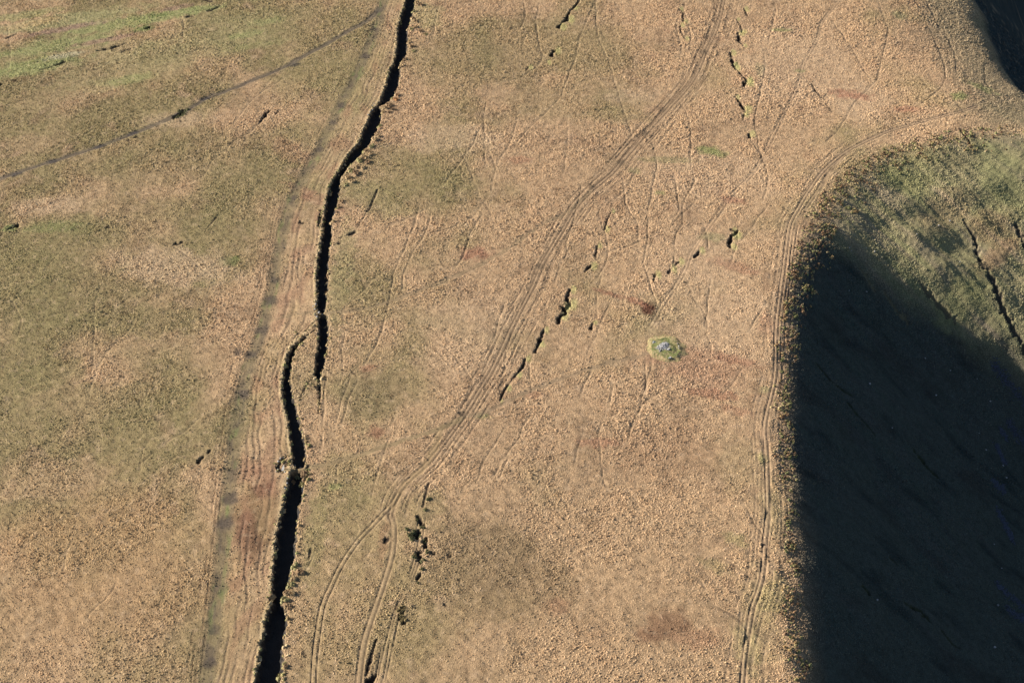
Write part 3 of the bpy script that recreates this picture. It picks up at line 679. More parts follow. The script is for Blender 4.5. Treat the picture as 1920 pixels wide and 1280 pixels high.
def flat_material(name, col, var=0.3, scale=3.0, rough=0.9):
    m = bpy.data.materials.new(name); m.use_nodes = True
    n = m.node_tree; b = n.nodes['Principled BSDF']
    b.inputs['Roughness'].default_value = rough; b.inputs['Specular IOR Level'].default_value = 0.15
    tc = n.nodes.new('ShaderNodeTexCoord')
    nz = n.nodes.new('ShaderNodeTexNoise'); nz.inputs['Scale'].default_value = scale; nz.inputs['Detail'].default_value = 5
    n.links.new(tc.outputs['Object'], nz.inputs['Vector'])
    cr = n.nodes.new('ShaderNodeValToRGB')
    cr.color_ramp.elements[0].position = .3; cr.color_ramp.elements[1].position = .7
    cr.color_ramp.elements[0].color = (*[c * (1 - var) for c in col], 1); cr.color_ramp.elements[1].color = (*[min(1, c * (1 + var)) for c in col], 1)
    n.links.new(nz.outputs['Fac'], cr.inputs[0]); n.links.new(cr.outputs[0], b.inputs['Base Color'])
    bp = n.nodes.new('ShaderNodeBump'); bp.inputs['Strength'].default_value = .4; bp.inputs['Distance'].default_value = .05
    n.links.new(nz.outputs['Fac'], bp.inputs['Height']); n.links.new(bp.outputs[0], b.inputs['Normal'])
    return m

M_HILL = ground_material('moor_turf')
M_TRACK = ground_material('trodden_turf', bump=.25)
M_PEAT = ground_material('bare_peat', bump=.6, scale=3)
M_TUFT = tuft_material('grass_blades')
M_STONE = flat_material('grey_gritstone', (0.25, 0.25, 0.26), .35, 2.5)
M_PALE = flat_material('pale_limestone', (0.74, 0.72, 0.68), .12, 2.0)
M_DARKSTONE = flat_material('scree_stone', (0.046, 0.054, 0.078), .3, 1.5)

# ------------------------------------------------------------------ build the ground sheet, cut along the lines of its surfaces
def tag(o, label=None, cat=None, group=None, kind=None):
    if label: o['label'] = label
    if cat: o['category'] = cat
    if group: o['group'] = group
    if kind: o['kind'] = kind
    return o

verts = np.stack([X, Y, H], -1).reshape(-1, 3)
cols = ALB.reshape(-1, 3)
sf = SURF
fid = np.maximum.reduce([sf[:-1, :-1], sf[1:, :-1], sf[:-1, 1:], sf[1:, 1:]]).ravel()
idx = np.arange(R * C).reshape(R, C)
quads = np.stack([idx[:-1, :-1], idx[:-1, 1:], idx[1:, 1:], idx[1:, :-1]], -1).reshape(-1, 4)

def sheet(name, sel, mat, label, cat):
    q = quads[sel]
    if len(q) == 0: return None
    used, inv = np.unique(q, return_inverse=True)
    v = verts[used]; inv = inv.reshape(-1, 4)
    me = bpy.data.meshes.new(name)
    me.vertices.add(len(v)); me.vertices.foreach_set('co', v.ravel())
    me.loops.add(inv.size); me.loops.foreach_set('vertex_index', inv.ravel().astype(np.int32))
    me.polygons.add(len(inv)); me.polygons.foreach_set('loop_start', np.arange(0, inv.size, 4, dtype=np.int32))
    me.polygons.foreach_set('use_smooth', np.ones(len(inv), bool))
    at = me.color_attributes.new('cover', 'FLOAT_COLOR', 'POINT')
    c = np.ones((len(v), 4), np.float32); c[:, :3] = cols[used] * (0.66 + 0.12 * BARE.reshape(-1, 1)[used])  # ground colour lowered to paint the small shadows between tufts
    at.data.foreach_set('color', c.ravel())
    me.update(calc_edges=True); me.validate()
    me.materials.append(mat)
    o = bpy.data.objects.new(name, me); COL.objects.link(o)
    tag(o, label, cat, kind='structure')
    return o

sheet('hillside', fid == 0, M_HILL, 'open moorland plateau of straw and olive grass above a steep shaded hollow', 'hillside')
sheet('grassy_track', fid == 1, M_TRACK, 'greyish worn grass track running left of the dark ditch, with a side path to the upper left', 'track')
sheet('rutted_trail', fid == 2, M_TRACK, 'broad trail of side by side wheel ruts crossing the middle of the moor', 'trail')
sheet('rim_track', fid == 3, M_TRACK, 'twin wheel ruts following the edge of the shaded hollow', 'track')
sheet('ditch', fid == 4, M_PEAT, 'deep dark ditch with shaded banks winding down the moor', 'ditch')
sheet('peat_gully', fid == 5, M_PEAT, 'small broken cuts of bare dark peat scattered over the moor and gullies in the hollow', 'gully')
sheet('footpath', fid == 6, M_TRACK, 'faint trodden paths leading to the two crossings of the ditch and to the cairn', 'path')

print('t', time.time() - T0)
# ------------------------------------------------------------------ tufts and other small plants, instanced from points
def mesh_obj(name, v, f, mat, link=True, parent=None, smooth=False):
    me = bpy.data.meshes.new(name)
    me.from_pydata([tuple(map(float, p)) for p in v], [], f)
    me.update()
    if smooth:
        me.polygons.foreach_set('use_smooth', [True] * len(me.polygons))
    me.materials.append(mat)
    o = bpy.data.objects.new(name, me)
    if link: COL.objects.link(o)
    if parent: o.parent = parent
    return o

def tuft_mesh(seed, r=0.5, h=0.46, n=9, lean=(0.25, -0.08), core=0.62):
    """dome of bent grass with blades fanning out of it; about 40 triangles"""
    rr = random.Random(seed)
    v = []; f = []
    k = 7
    v.append((lean[0] * h, lean[1] * h, h * core))
    for i in range(k):
        a = 2 * math.pi * i / k + rr.uniform(-.2, .2); q = r * rr.uniform(.38, .55)
        v.append((q * math.cos(a) + lean[0] * h * .5, q * math.sin(a) + lean[1] * h * .5, h * core * rr.uniform(.45, .8)))
    for i in range(k):
        a = 2 * math.pi * i / k + rr.uniform(-.2, .2); q = r * rr.uniform(.75, 1.0)
        v.append((q * math.cos(a), q * math.sin(a), -0.12))
    for i in range(k):
        j = (i + 1) % k
        f.append((0, 1 + i, 1 + j)); f.append((1 + i, 1 + k + i, 1 + k + j)); f.append((1 + i, 1 + k + j, 1 + j))
    for i in range(n):
        a = rr.uniform(0, 2 * math.pi); q = rr.uniform(.05, .45) * r; w = rr.uniform(.04, .09) * r * 2
        bx, by = q * math.cos(a), q * math.sin(a)
        ln = rr.uniform(.75, 1.15) * h; out = rr.uniform(.2, .7) * r
        b0 = len(v)
        px_, py_ = -math.sin(a) * w, math.cos(a) * w
        v += [(bx + px_, by + py_, h * .25), (bx - px_, by - py_, h * .25), (bx + out * math.cos(a) + lean[0] * h, by + out * math.sin(a) + lean[1] * h, ln)]
        f.append((b0, b0 + 1, b0 + 2))
    return v, f

def scatter(name, pts, colours, scales, variants, label, cat, squash=None, parent=None):
    """one object: a cloud of points, each carrying a plant"""
    n = len(pts)
    me = bpy.data.meshes.new(name)
    me.vertices.add(n); me.vertices.foreach_set('co', np.asarray(pts, np.float32).ravel())
    a = me.attributes.new('tuft_colour', 'FLOAT_COLOR', 'POINT'); c = np.ones((n, 4), np.float32); c[:, :3] = colours; a.data.foreach_set('color', c.ravel())
    a = me.attributes.new('size', 'FLOAT_VECTOR', 'POINT')
    s = np.stack([scales, scales, scales if squash is None else scales * squash], 1).astype(np.float32); a.data.foreach_set('vector', s.ravel())
    a = me.attributes.new('turn', 'FLOAT_VECTOR', 'POINT')
    t = np.zeros((n, 3), np.float32); t[:, 2] = rng.uniform(0, 6.283, n); t[:, 0] = rng.normal(0, .12, n); t[:, 1] = rng.normal(0, .12, n); a.data.foreach_set('vector', t.ravel())
    a = me.attributes.new('pick', 'INT', 'POINT'); a.data.foreach_set('value', rng.integers(0, len(variants), n).astype(np.int32))
    o = bpy.data.objects.new(name, me); COL.objects.link(o)
    g = bpy.data.node_groups.new(name, 'GeometryNodeTree')
    g.interface.new_socket('Geometry', in_out='INPUT', socket_type='NodeSocketGeometry')
    g.interface.new_socket('Geometry', in_out='OUTPUT', socket_type='NodeSocketGeometry')
    gi = g.nodes.new('NodeGroupInput'); go = g.nodes.new('NodeGroupOutput')
    mp = g.nodes.new('GeometryNodeMeshToPoints'); mp.inputs['Radius'].default_value = 0.01
    iop = g.nodes.new('GeometryNodeInstanceOnPoints'); iop.inputs['Pick Instance'].default_value = True
    jn = g.nodes.new('GeometryNodeJoinGeometry')
    for vo in reversed(variants):
        oi = g.nodes.new('GeometryNodeObjectInfo'); oi.inputs['Object'].default_value = vo; oi.inputs['As Instance'].default_value = True
        g.links.new(oi.outputs['Geometry'], jn.inputs[0])
    def named(nm, typ):
        q = g.nodes.new('GeometryNodeInputNamedAttribute'); q.data_type = typ; q.inputs['Name'].default_value = nm; return q.outputs['Attribute']
    g.links.new(gi.outputs[0], mp.inputs[0]); g.links.new(mp.outputs[0], iop.inputs['Points']); g.links.new(jn.outputs[0], iop.inputs['Instance'])
    g.links.new(named('pick', 'INT'), iop.inputs['Instance Index'])
    g.links.new(named('turn', 'FLOAT_VECTOR'), iop.inputs['Rotation'])
    g.links.new(named('size', 'FLOAT_VECTOR'), iop.inputs['Scale'])
    g.links.new(iop.outputs[0], go.inputs[0])
    md = o.modifiers.new('plants', 'NODES'); md.node_group = g
    tag(o, label, cat, kind='stuff')
    if parent: o.parent = parent
    return o

TUFTS = []
for i in range(5):
    v, f = tuft_mesh(i, lean=(0, 0), core=(.75, .82, .9, .7, .86)[i])
    TUFTS.append(mesh_obj('tuft', v, f, M_TUFT, link=False))

def in_view(x, y, z, m=1.06):
    dx = x; dy = y; dz = z - CAM_H
    dep = dy * math.cos(PITCH) - dz * math.sin(PITCH)
    up = dy * math.sin(PITCH) + dz * math.cos(PITCH)
    return (np.abs(dx / dep) < 960 / FPX * m) & (np.abs(up / dep) < 640 / FPX * m)

def spread(spacing, jitter=0.55):
    """jittered hexagonal lattice over the fine part of the sheet"""
    ys = np.arange(289, 805, spacing * 0.87)
    out = []
    for k, yv in enumerate(ys):
        xa = -(0.766 * yv + 251) * 0.3325 - 9; xb = (0.766 * yv + 251 + 67) * 0.3325 + 9
        xs = np.arange(xa + (k % 2) * spacing / 2, xb, spacing)
        out.append(np.stack([xs, np.full(xs.shape, yv)], 1))
    p = np.concatenate(out)
    return p + rng.uniform(-jitter, jitter, p.shape) * spacing

p = spread(0.55)
z = look(H, p[:, 0], p[:, 1]); bare = look(BARE, p[:, 0], p[:, 1])
zb = base_h(p[:, 0], p[:, 1])
drim = rim_dist(p[:, 0], p[:, 1])
keep = in_view(p[:, 0], p[:, 1], z) & (rng.uniform(0, 1, len(p)) > bare * 1.08) & (np.hypot(p[:, 0] - CAIRN[0], p[:, 1] - CAIRN[1]) > 6.8)
dens = 0.62 + 0.5 * fbm(p[:, 0] / 12, p[:, 1] / 12, 140, 3)
keep &= rng.uniform(0, 1, len(p)) < dens + 0.12
p = p[keep]; z = z[keep]; drim = drim[keep]
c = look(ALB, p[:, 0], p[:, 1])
sk = noise((p[:, 0] * .70 + p[:, 1] * .71) / 1.1, (p[:, 0] * .71 - p[:, 1] * .70) / 6.0, 141)
lum = rng.normal(1.17, .10, len(p)).clip(.7, 1.6) + .13 * sk
lum = np.where(rng.uniform(0, 1, len(p)) < .05, lum * .55, lum)
lum = np.where(drim > 8, lum * .95, lum)
c = c * lum[:, None] * np.array((1.0, 1.0, 1.0)) + rng.normal(0, .012, (len(p), 1)) * np.array((1, .5, .2))
c = np.clip(c, .015, .75)
size = np.interp(p[:, 1], [300, 480, 800], [.70, .85, 1.05]) * rng.lognormal(0, .26, len(p)).clip(.5, 1.7) * np.where(drim > 6, .8, 1.0) * (0.34 + .42 * look((0.35 + 0.75 * calm), p[:, 0], p[:, 1]))
print('tufts', len(p), time.time() - T0)
scatter('moor_grass', np.stack([p[:, 0], p[:, 1], z], 1), c, size, TUFTS, 'tussocky moor grass covering the hill, straw coloured to olive', 'grass', squash=rng.uniform(.45, .95, len(p)) * np.where(rng.uniform(0, 1, len(p)) < .22, 2.1, 1.0))

# bracken belt along the rim of the hollow
BR = []
for i in range(4):
    v, f = tuft_mesh(20 + i, r=.6, h=.75, n=18, lean=(0, 0), core=.75)
    BR.append(mesh_obj('bracken_frond', v, f, M_TUFT, link=False))
p = spread(0.85)
drim = rim_dist(p[:, 0], p[:, 1])
print('t', time.time() - T0)
wid = np.interp(p[:, 1], [288, 380, 410, 430, 470, 520, 560, 600, 640], [5, 4, 7, 5, 7, 13, 15, 15, 10])
upx = np.interp(p[:, 0], [90, 175, 215, 250], [1, 1, .75, .0])
f = sstep(-3, 1, drim + 2.5 * noise(p[:, 0] / 6, p[:, 1] / 6, 150)) * sstep(1.0, .55, drim / wid + .5 * noise(p[:, 0] / 7, p[:, 1] / 7, 151))
f = f * upx * (.12 + .8 * sstep(-.25, .35, fbm(p[:, 0] / 5, p[:, 1] / 5, 152, 2)))
zz = look(H, p[:, 0], p[:, 1])
keep = (rng.uniform(0, 1, len(p)) < f * 0.95) & in_view(p[:, 0], p[:, 1], zz)
p = p[keep]; zz = zz[keep]
pal = np.array([(0.15, .095, .055), (0.20, .14, .07), (0.11, .07, .045), (0.20, .17, .08), (0.13, .13, .06), (0.24, .19, .11), (0.12, .12, .055)])
c = pal[rng.integers(0, len(pal), len(p))] * rng.uniform(.95, 1.6, (len(p), 1))
scatter('bracken', np.stack([p[:, 0], p[:, 1], zz], 1), c, rng.lognormal(-.22, .35, len(p)).clip(.35, 1.5), BR, 'rust brown bracken along the edge of the shaded hollow', 'bracken')

print('t', time.time() - T0)
DM = (SURF == 4)
edge = DM & ~(np.roll(DM, 1, 0) & np.roll(DM, -1, 0) & np.roll(DM, 1, 1) & np.roll(DM, -1, 1))
ey, ex = np.where(edge)
sel = rng.uniform(0, 1, len(ey)) < .6
ey = ey[sel]; ex = ex[sel]
fx = X[ey, ex] + rng.normal(0, .55, len(ey)); fy = Y[ey, ex] + rng.normal(0, .55, len(ey))
fz = look(H, fx, fy)
top = base_h(fx, fy)
ok = fz > top - 1.6
fx, fy, fz = fx[ok], fy[ok], fz[ok]
fc = np.array([(0.42, .33, .20), (0.30, .22, .12), (0.24, .22, .10), (0.20, .15, .08)])[rng.integers(0, 4, len(fx))] * rng.uniform(.75, 1.15, (len(fx), 1))
scatter('ditch_fringe', np.stack([fx, fy, fz], 1), fc, rng.lognormal(0, .35, len(fx)).clip(.5, 2.2), TUFTS, 'shaggy pale grass hanging over the edges of the dark ditch', 'grass', squash=rng.uniform(.8, 1.4, len(fx)))

# low scrub on the right bank of the ditch
MP = world_poly([(q_[0], q_[1]) for q_ in MAIN_PX])
p = spread(1.0)
dm, _ = poly_sdist(p[:, 0], p[:, 1], MP[::-1])
dm = -dm
yk = [float(gp(700, v)[1][0]) for v in (470, 350, 320, 240, 215, 190, 130, 60, -10)]
wk = np.interp(p[:, 1], yk, [2.5, 5, 9, 8, 7, 9, 7, 7, 7])
dk = np.interp(p[:, 1], yk, [.15, .5, .55, .4, .45, .45, .25, .3, .3])
f = (dm > 1.6) * (dm < wk) * (p[:, 1] > yk[0]) * dk * sstep(-.1, .3, noise(p[:, 0] / 3.5, p[:, 1] / 3.5, 171))
zz = look(H, p[:, 0], p[:, 1])
keep = (rng.uniform(0, 1, len(p)) < f) & (look(BARE, p[:, 0], p[:, 1]) < .5)
p = p[keep]; zz = zz[keep]
c = np.array([(0.34, .25, .14), (0.26, .18, .10), (0.26, .24, .11), (0.36, .30, .17), (0.20, .17, .08)])[rng.integers(0, 5, len(p))] * rng.uniform(.8, 1.2, (len(p), 1))
scatter('scrub', np.stack([p[:, 0], p[:, 1], zz], 1), c, rng.uniform(.6, 1.3, len(p)), BR, 'low tan and olive scrub along the right bank of the upper ditch', 'scrub')

# ------------------------------------------------------------------ single plants
ORD = ['first', 'second', 'third', 'fourth', 'fifth', 'sixth', 'seventh', 'eighth', 'ninth', 'tenth', 'eleventh', 'twelfth', 'thirteenth', 'fourteenth', 'fifteenth', 'sixteenth', 'seventeenth', 'eighteenth']
def rank(pts, k):
    """place of point k counted from the far (top) end of its row"""
    o = sorted(range(len(pts)), key=lambda i: pts[i][1])
    return ORD[o.index(k)]

def shrub(px, py, r_px, col, label, group, cat='bracken clump', name='bracken_clump', seed=0, h=0.9):
    rr = random.Random(seed * 13 + 5)
    x, y = gp(px, py); x = float(x[0]); y = float(y[0]); z = float(look(H, np.array([x]), np.array([y]))[0])
    r = 1.35 * r_px / float(pxm(px, py)[0])
    m = bpy.data.materials.get('clump_%s' % cat_key(col))
    if m is None: m = flat_material('clump_%s' % cat_key(col), col, .45, 6.0)
    root = bpy.data.objects.new(name, None); COL.objects.link(root); root.location = (x, y, z)
    tag(root, label, cat, group)
    v = []; f = []
    for k in range(rr.randint(7, 10)):
        a = rr.uniform(0, 6.28); q = r * (rr.random() ** .5) * .75
        vv, ff = tuft_mesh(rr.randint(0, 9999), r=r * rr.uniform(.35, .6), h=h * r * rr.uniform(.5, .95), n=12, lean=(0, 0), core=.8)
        b0 = len(v); ox, oy = q * math.cos(a), q * math.sin(a)
        oz = float(look(H, np.array([x + ox]), np.array([y + oy]))[0]) - z
        oz = max(min(oz, .5), -.5)
        v += [(p_[0] + ox, p_[1] + oy, p_[2] + oz) for p_ in vv]; f += [tuple(t + b0 for t in q_) for q_ in ff]
    mesh_obj('fronds', v, f, m, parent=root)
    sv = []; sfc = []
    for k in range(6):
        a = rr.uniform(0, 6.28); q = r * .35 * rr.random(); l = h * r * rr.uniform(.8, 1.2); b0 = len(sv)
        bx, by = q * math.cos(a), q * math.sin(a); tx, ty = bx + .4 * r * math.cos(a), by + .4 * r * math.sin(a)
        for s3 in range(3):
            b = s3 * 2.094; sv.append((bx + .05 * math.cos(b), by + .05 * math.sin(b), -.2))
        for s3 in range(3):
            b = s3 * 2.094; sv.append((tx + .02 * math.cos(b), ty + .02 * math.sin(b), l))
        for s3 in range(3):
            s4 = (s3 + 1) % 3; sfc.append((b0 + s3, b0 + s4, b0 + 3 + s4, b0 + 3 + s3))
    mesh_obj('stems', sv, sfc, M_STEM, parent=root)
    return root

def cat_key(col): return '_'.join(str(int(c * 100)) for c in col)
M_STEM = flat_material('dry_stem', (0.20, 0.13, 0.07), .3, 4)
TAN = (0.34, 0.255, 0.15); RUST = (0.24, 0.15, 0.085); BRN = (0.235, 0.165, 0.10); OLV = (0.24, 0.22, 0.11); DKG = (0.11, 0.11, 0.055)
GRP_A = [(781, 6, 4), (788, 10, 5), (776, 22, 4), (774, 34, 4), (780, 40, 4), (771, 56, 4), (779, 52, 4), (788, 60, 4), (799, 65, 3), (767, 80, 4), (772, 88, 4), (776, 96, 3)]
GRP_B = [(758, 112, 4), (753, 125, 5), (748, 140, 3), (745, 168, 4), (722, 203, 5), (729, 199, 6), (736, 206, 5), (719, 210, 4), (730, 212, 4)]
GRP_C = [(712, 236, 4), (707, 246, 4), (711, 256, 4), (703, 262, 5), (697, 275, 5), (689, 284, 5), (697, 290, 6), (683, 296, 6), (674, 303, 6), (690, 305, 5), (680, 315, 6), (667, 314, 5), (659, 322, 5), (668, 326, 6), (653, 333, 5), (661, 340, 5), (649, 347, 4)]
GRP_D = [(641, 378, 4), (636, 388, 4), (632, 398, 3), (623, 415, 5), (613, 512, 5), (611, 524, 3), (610, 541, 4), (621, 448, 3), (612, 668, 3), (608, 604, 3)]
GRP_E = [(555, 1062, 7), (563, 1072, 7), (551, 1082, 7), (545, 1096, 7), (539, 1110, 6), (548, 1112, 6), (535, 1124, 7), (541, 1136, 6), (510, 1116, 5), (527, 1262, 7), (535, 1248, 6), (531, 1276, 6), (517, 1270, 5)]
GRP_F = [(571, 888, 6), (565, 902, 6), (573, 900, 5), (556, 884, 4), (548, 893, 4), (577, 880, 4), (559, 876, 4)]
si = 0
for grp, lab, g, colset in ((GRP_A, 'tan bracken clump on the right ditch bank near the top edge', 'bracken clumps at the far end of the ditch', (TAN, BRN, OLV)),
                            (GRP_B, 'brown bracken clump beside the narrow pinch high up the ditch', 'bracken clumps by the pinch in the ditch', (BRN, TAN, BRN)),
                            (GRP_C, 'golden brown clump in the scrubby bend right of the ditch', 'scrub in the bend of the ditch', (TAN, OLV, BRN, TAN)),
                            (GRP_D, 'small brown clump hanging into the middle stretch of the ditch', 'clumps in the middle of the ditch', (BRN, TAN)),
                            (GRP_E, 'olive brown clump overhanging the near wide end of the ditch', 'clumps at the near end of the ditch', (OLV, BRN, TAN)),
                            (GRP_F, 'low olive clump on the lower causeway across the ditch', 'clumps on the lower crossing', (OLV, BRN))):
    for k, (px, py, r) in enumerate(grp):
        shrub(px, py, r, colset[si % len(colset)], lab + ', %s from the top' % rank(grp, k), g, seed=si); si += 1
shrub(744, 186, 5, (0.31, .165, .075), 'orange rust bracken clump on the right bank just above the pinched crossing', None, seed=901)
shrub(745, 179, 4, RUST, 'small rust bracken clump above the bright orange one on the ditch bank', None, seed=902)
RUSH = [(768, 1002, 5), (777, 996, 5), (788, 1003, 4), (773, 1010, 5), (792, 988, 4), (783, 974, 4), (797, 1012, 4), (801, 1034, 4), (777, 1042, 5), (793, 1050, 4), (790, 1068, 4), (764, 992, 4), (798, 955, 4), (804, 935, 4), (783, 1092, 3)]
_g = RUSH
for k, (px, py, r) in enumerate(_g):
    shrub(px, py, r, DKG, 'dark rush clump in the wet hollow beside the forking ruts' + ', %s from the top' % rank(_g, k), 'rushes in the wet hollow', 'rush clump', 'rush_clump', si, 1.0); si += 1
_g = [(331, 220, 5), (338, 216, 6), (345, 212, 5), (336, 209, 4), (351, 206, 4)]
for k, (px, py, r) in enumerate(_g):
    shrub(px, py, r, DKG, 'dark rush clump beside the thin upper left path' + ', %s from the top' % rank(_g, k), 'rushes beside the upper left path', 'rush clump', 'rush_clump', si, 1.0); si += 1
_g = [(755, 1140, 6), (751, 1152, 6), (757, 1162, 6), (748, 1145, 5)]
for k, (px, py, r) in enumerate(_g):
    shrub(px, py, r, (0.15, .12, .06), 'brown rush clump below the wet hollow by the near ruts' + ', %s from the top' % rank(_g, k), 'brown rushes by the near ruts', 'rush clump', 'rush_clump', si, .9); si += 1

# ------------------------------------------------------------------ stones
def stone_geo(rr, r, flat=.7, n_lat=4, n_lon=7):
    v = [(0, 0, r * flat)]; f = []
    for i in range(1, n_lat):
        t = math.pi * i / n_lat
        for j in range(n_lon):
            a = 2 * math.pi * (j + .5 * (i % 2)) / n_lon
            q = r * rr.uniform(.78, 1.15)
            v.append((q * math.sin(t) * math.cos(a), q * math.sin(t) * math.sin(a), q * math.cos(t) * flat))
    v.append((0, 0, -r * flat)); last = len(v) - 1
    for j in range(n_lon): f.append((0, 1 + j, 1 + (j + 1) % n_lon))
    for i in range(n_lat - 2):
        for j in range(n_lon):
            a = 1 + i * n_lon + j; b = 1 + i * n_lon + (j + 1) % n_lon
            f.append((a, a + n_lon, b + n_lon, b))
    for j in range(n_lon): f.append((last, 1 + (n_lat - 2) * n_lon + (j + 1) % n_lon, 1 + (n_lat - 2) * n_lon + j))
    return v, f

rr = random.Random(3)
# cairn: low green mound with a pile of grey stones on it
cz = float(look(H, np.array([CAIRN[0]]), np.array([CAIRN[1]]))[0])
cairn = bpy.data.objects.new('cairn', None); COL.objects.link(cairn); cairn.location = (CAIRN[0], CAIRN[1], cz)
tag(cairn, 'low round green mound capped with a heap of pale grey stones', 'cairn')
def mound_h(dx, dy):
    rx, ry = 7.2, 8.2
    uu = dx / rx; vv = dy / ry
    q = math.hypot(uu, vv) * (1 + .16 * math.sin(2 * math.atan2(vv, uu) - .4) * .5 + .18 * float(noise(np.array([2 * uu]), np.array([2 * vv]), 160)[0]))
    hh = .95 * max(0.0, 1 - q * q) ** .8
    ring = .10 * math.exp(-((q - .74) / .1) ** 2)
    dip = -.16 * math.exp(-((q - .52) / .12) ** 2)
    return hh + ring + dip, q
nn = 64
mv = []; mf = []; mc = []
xs = np.linspace(-8.6, 8.6, nn)
grid_ok = {}
for j in range(nn):
    for i in range(nn):
        dx, dy = xs[i], xs[j] * 1.1
        hh, q = mound_h(dx, dy)
        gz = float(look(H, np.array([CAIRN[0] + dx]), np.array([CAIRN[1] + dy]))[0]) - cz
        mv.append((dx, dy, gz + hh + .05 - max(0, q - 1.0) * 1.6 + .08 * rr.uniform(-1, 1)))
        g1 = float(noise(np.array([dx / 1.7]), np.array([dy / 1.7]), 161)[0])
        col = np.array((0.125, 0.14, 0.055)) if g1 > .0 else np.array((0.22, 0.195, 0.10))
        if dx > 2.5 and dy > 0: col = col * .6 + np.array((.15, .12, .06)) * .4
        if q > .85: col = col * .5 + np.array((.30, .24, .12)) * .5
        if math.hypot(dx + .6, dy - .4) < 2.3: col = np.array((.22, .21, .16))
        mc.append((*(col * rr.uniform(.8, 1.15)), 1))
        grid_ok[(i, j)] = q < 1.12
        if q > .72 and rr.random() < .5: mc[-1] = (.30 * rr.uniform(.7, 1.1), .225 * rr.uniform(.8, 1.05), .12, 1)
for j in range(nn - 1):
    for i in range(nn - 1):
        if grid_ok[(i, j)] and grid_ok[(i + 1, j + 1)] and grid_ok[(i + 1, j)] and grid_ok[(i, j + 1)]:
            a = j * nn + i; mf.append((a, a + 1, a + nn + 1, a + nn))
mo = mesh_obj('mound', mv, mf, M_HILL, parent=cairn, smooth=True)
at = mo.data.color_attributes.new('cover', 'FLOAT_COLOR', 'POINT'); at.data.foreach_set('color', np.array(mc, np.float32).ravel())
pile_v = []; pile_f = []
for k in range(300):
    a = rr.uniform(0, 6.28); q = rr.random() ** .6
    dx = -.9 + 1.9 * q * math.cos(a) + .7 * q * math.sin(a); dy = .6 + 2.2 * q * math.sin(a)
    if k > 200: dx = rr.gauss(-2.2, 1.1); dy = rr.gauss(-1.0, .7)
    hh, _ = mound_h(dx, dy)
    vv, ff = stone_geo(rr, rr.uniform(.12, .34), rr.uniform(.5, .8), 3, 5)
    b0 = len(pile_v); zt = hh + .55 * max(0, 1 - q) * rr.random() + .08
    pile_v += [(p_[0] + dx, p_[1] + dy, p_[2] + zt) for p_ in vv]; pile_f += [tuple(t + b0 for t in q_) for q_ in ff]
so = mesh_obj('stone_heap', pile_v, pile_f, M_STONE, parent=cairn); so['kind'] = 'stuff'
st_me = []
for k in range(4):
    vv, ff = stone_geo(rr, 1.0, .65, 4, 7)
    o = mesh_obj('stone', vv, ff, M_STONE, link=False); st_me.append(o.data); bpy.data.objects.remove(o)
for k, (dx, dy, s) in enumerate([(-4.6, 3.2, .55), (-4.9, 2.6, .4), (-4.0, 2.9, .42), (-.2, 1.9, .5), (.3, 1.2, .45), (.6, -1.8, .6), (-.4, -1.7, .38), (1.1, -1.4, .5), (4.6, 2.2, .38), (5.0, .6, .4), (1.2, -6.3, .5), (.6, -6.6, .4), (4.9, -.8, .35), (-.9, .8, .55), (-1.5, .1, .5)]):
    o = bpy.data.objects.new('stone', st_me[k % 4]); COL.objects.link(o); o.parent = cairn
    hh, _ = mound_h(dx, dy); o.location = (dx, dy, hh + .12); o.scale = (s, s * rr.uniform(.7, 1.1), s); o.rotation_euler = (rr.uniform(-.3, .3), rr.uniform(-.3, .3), rr.uniform(0, 6))

# grass on the mound
pp = rng.uniform(-8.5, 8.5, (900, 2)); tp = []; tc = []
for dx, dy in pp:
    hh, q = mound_h(dx, dy)
    if q > 1.08 or math.hypot(dx + .6, dy - .4) < 2.2: continue
    gz = float(look(H, np.array([CAIRN[0] + dx]), np.array([CAIRN[1] + dy]))[0])
    tp.append((CAIRN[0] + dx, CAIRN[1] + dy, gz + hh)); cc = np.array((.15, .17, .06)) if rr.random() < .55 else np.array((.26, .23, .11))
    if q > .8 and rr.random() < .5: cc = np.array((.33, .24, .14))
    if dx > 2 and dy > -1 and rr.random() < .5: cc = np.array((.16, .12, .065))
    tc.append(cc * rr.uniform(.8, 1.2))
to = scatter('turf', np.array(tp) - np.array((CAIRN[0], CAIRN[1], cz)), np.array(tc), rng.uniform(.3, .6, len(tp)), TUFTS, None, None, squash=.55, parent=cairn)

# upright slab beside the lower crossing
def place(px, py):
    x, y = gp(px, py); return float(x[0]), float(y[0]), float(look(H, x, y)[0])
x, y, z = place(530, 879)
slab_v = [(-.50, -.16, -.3), (.52, -.14, -.3), (.50, .18, -.3), (-.46, .17, -.3), (-.48, -.15, .6), (.50, -.13, .7), (.48, .14, .75), (-.44, .14, .6),
          (-.30, -.12, 1.4), (.40, -.10, 1.6), (.38, .10, 1.6), (-.26, .10, 1.45), (.02, -.08, 2.25), (.24, -.06, 2.35), (.23, .05, 2.35), (.03, .06, 2.28)]
slab_f = [(0, 3, 2, 1)]
for l in range(3):
    for k in range(4):
        a = l * 4 + k; b = l * 4 + (k + 1) % 4
        slab_f.append((a, b, b + 4, a + 4))
slab_f.append((12, 13, 14, 15))
so = mesh_obj('standing_stone', slab_v, slab_f, M_PALE)
so.location = (x, y, z); so.rotation_euler = (-.25, .08, -.35)
tag(so, 'white pointed stone slab standing in the dark hollow at the lower ditch crossing', 'standing stone')

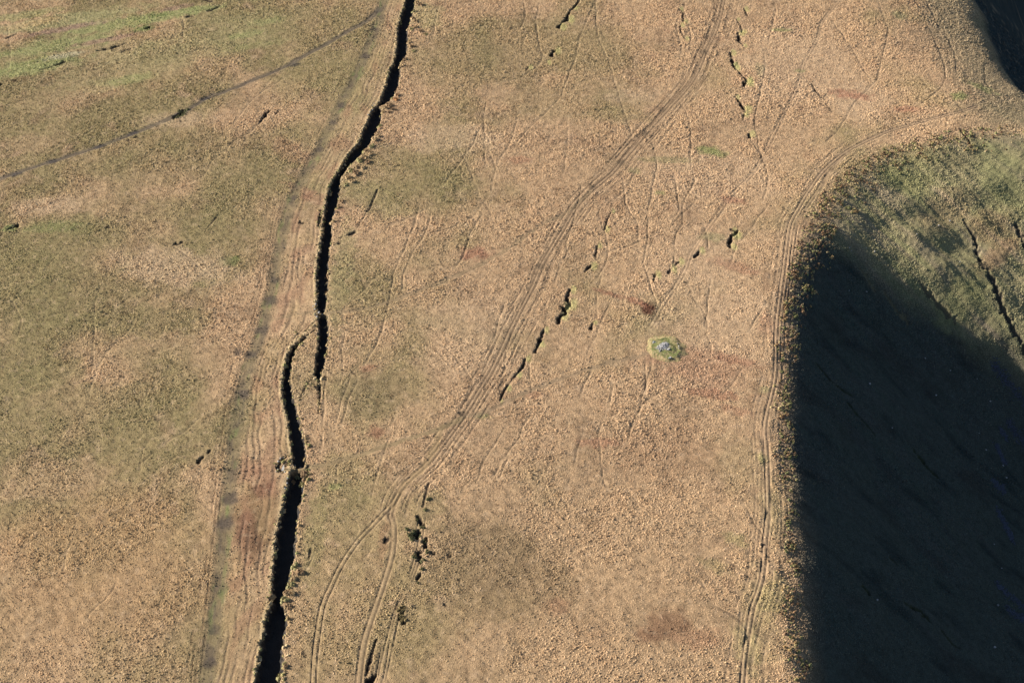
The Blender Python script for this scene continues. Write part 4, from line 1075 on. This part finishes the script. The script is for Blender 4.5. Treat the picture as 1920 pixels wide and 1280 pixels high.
# stones of the crossings
def stones(pts, label, group, mat_meshes, smin, smax, name='stone', cat='stone'):
    for k, (px, py) in enumerate(pts):
        x, y, z = place(px, py)
        o = bpy.data.objects.new(name, random.choice(mat_meshes)); COL.objects.link(o)
        s = rr.uniform(smin, smax)
        o.location = (x, y, z + s * .25); o.scale = (s, s * rr.uniform(.7, 1.1), s * rr.uniform(.7, 1)); o.rotation_euler = (rr.uniform(-.4, .4), rr.uniform(-.4, .4), rr.uniform(0, 6))
        tag(o, label + ', %s from the top' % rank(pts, k), cat, group)
stones([(519, 871), (522, 865), (526, 859), (521, 878), (528, 884), (534, 884), (518, 884), (531, 856)], 'small grey stone round the dark hollow left of the ditch', 'stones of the lower crossing', st_me, .3, .5)
stones([(541, 886), (539, 896), (538, 905), (535, 915), (552, 866), (562, 868), (556, 872)], 'loose stone on the ditch lip at the lower causeway', 'stones on the lip by the causeway', st_me, .3, .5)
stones([(588, 575), (592, 571), (590, 580), (594, 594), (604, 587), (608, 583), (598, 586), (602, 580), (590, 590)], 'grey stone on the upper causeway across the ditch', 'stones of the upper crossing', st_me, .3, .55)
stones([(694, 210), (699, 198), (702, 194), (705, 190), (698, 206), (690, 216), (716, 183)], 'grey stone at the pinch high up the ditch', 'stones at the pinch', st_me, .3, .5)

pale_me = []
for k in range(3):
    vv, ff = stone_geo(rr, 1.0, .6, 4, 7); o = mesh_obj('boulder', vv, ff, M_STONE, link=False); pale_me.append(o.data); bpy.data.objects.remove(o)
stones([(1735, 672), (1755, 741), (1673, 802), (1782, 694), (1832, 710), (1857, 752), (1645, 1124), (1881, 873), (1887, 895), (1864, 1020), (1878, 1065), (1865, 1213), (1871, 1134), (1836, 812), (1849, 843), (1631, 720)],
       'lone pale boulder on the shaded wall of the hollow', 'pale boulders in the shade', pale_me, .28, .5, 'boulder', 'boulder')
stones([(1593, 465), (1597, 470), (1624, 465), (1640, 472), (1592, 545), (1625, 547), (1719, 440), (1781, 414), (1760, 424), (1800, 490)],
       'pale boulder on the green upper slope of the hollow', 'boulders on the upper slope', pale_me, .28, .45, 'boulder', 'boulder')

print('t', time.time() - T0)
# scree runs
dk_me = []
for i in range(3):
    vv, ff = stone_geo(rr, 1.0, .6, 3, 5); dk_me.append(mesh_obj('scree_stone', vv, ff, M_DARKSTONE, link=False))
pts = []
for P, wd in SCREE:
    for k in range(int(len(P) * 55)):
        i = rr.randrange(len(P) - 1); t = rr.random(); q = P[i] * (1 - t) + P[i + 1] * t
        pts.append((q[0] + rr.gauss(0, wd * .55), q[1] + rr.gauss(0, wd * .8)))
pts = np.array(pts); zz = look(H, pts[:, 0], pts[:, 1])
scatter('scree', np.stack([pts[:, 0], pts[:, 1], zz + .05], 1), np.full((len(pts), 3), .2), rng.lognormal(-1.35, .4, len(pts)).clip(.12, .6), dk_me, 'bluish grey runs of loose scree low in the shaded wall', 'scree')
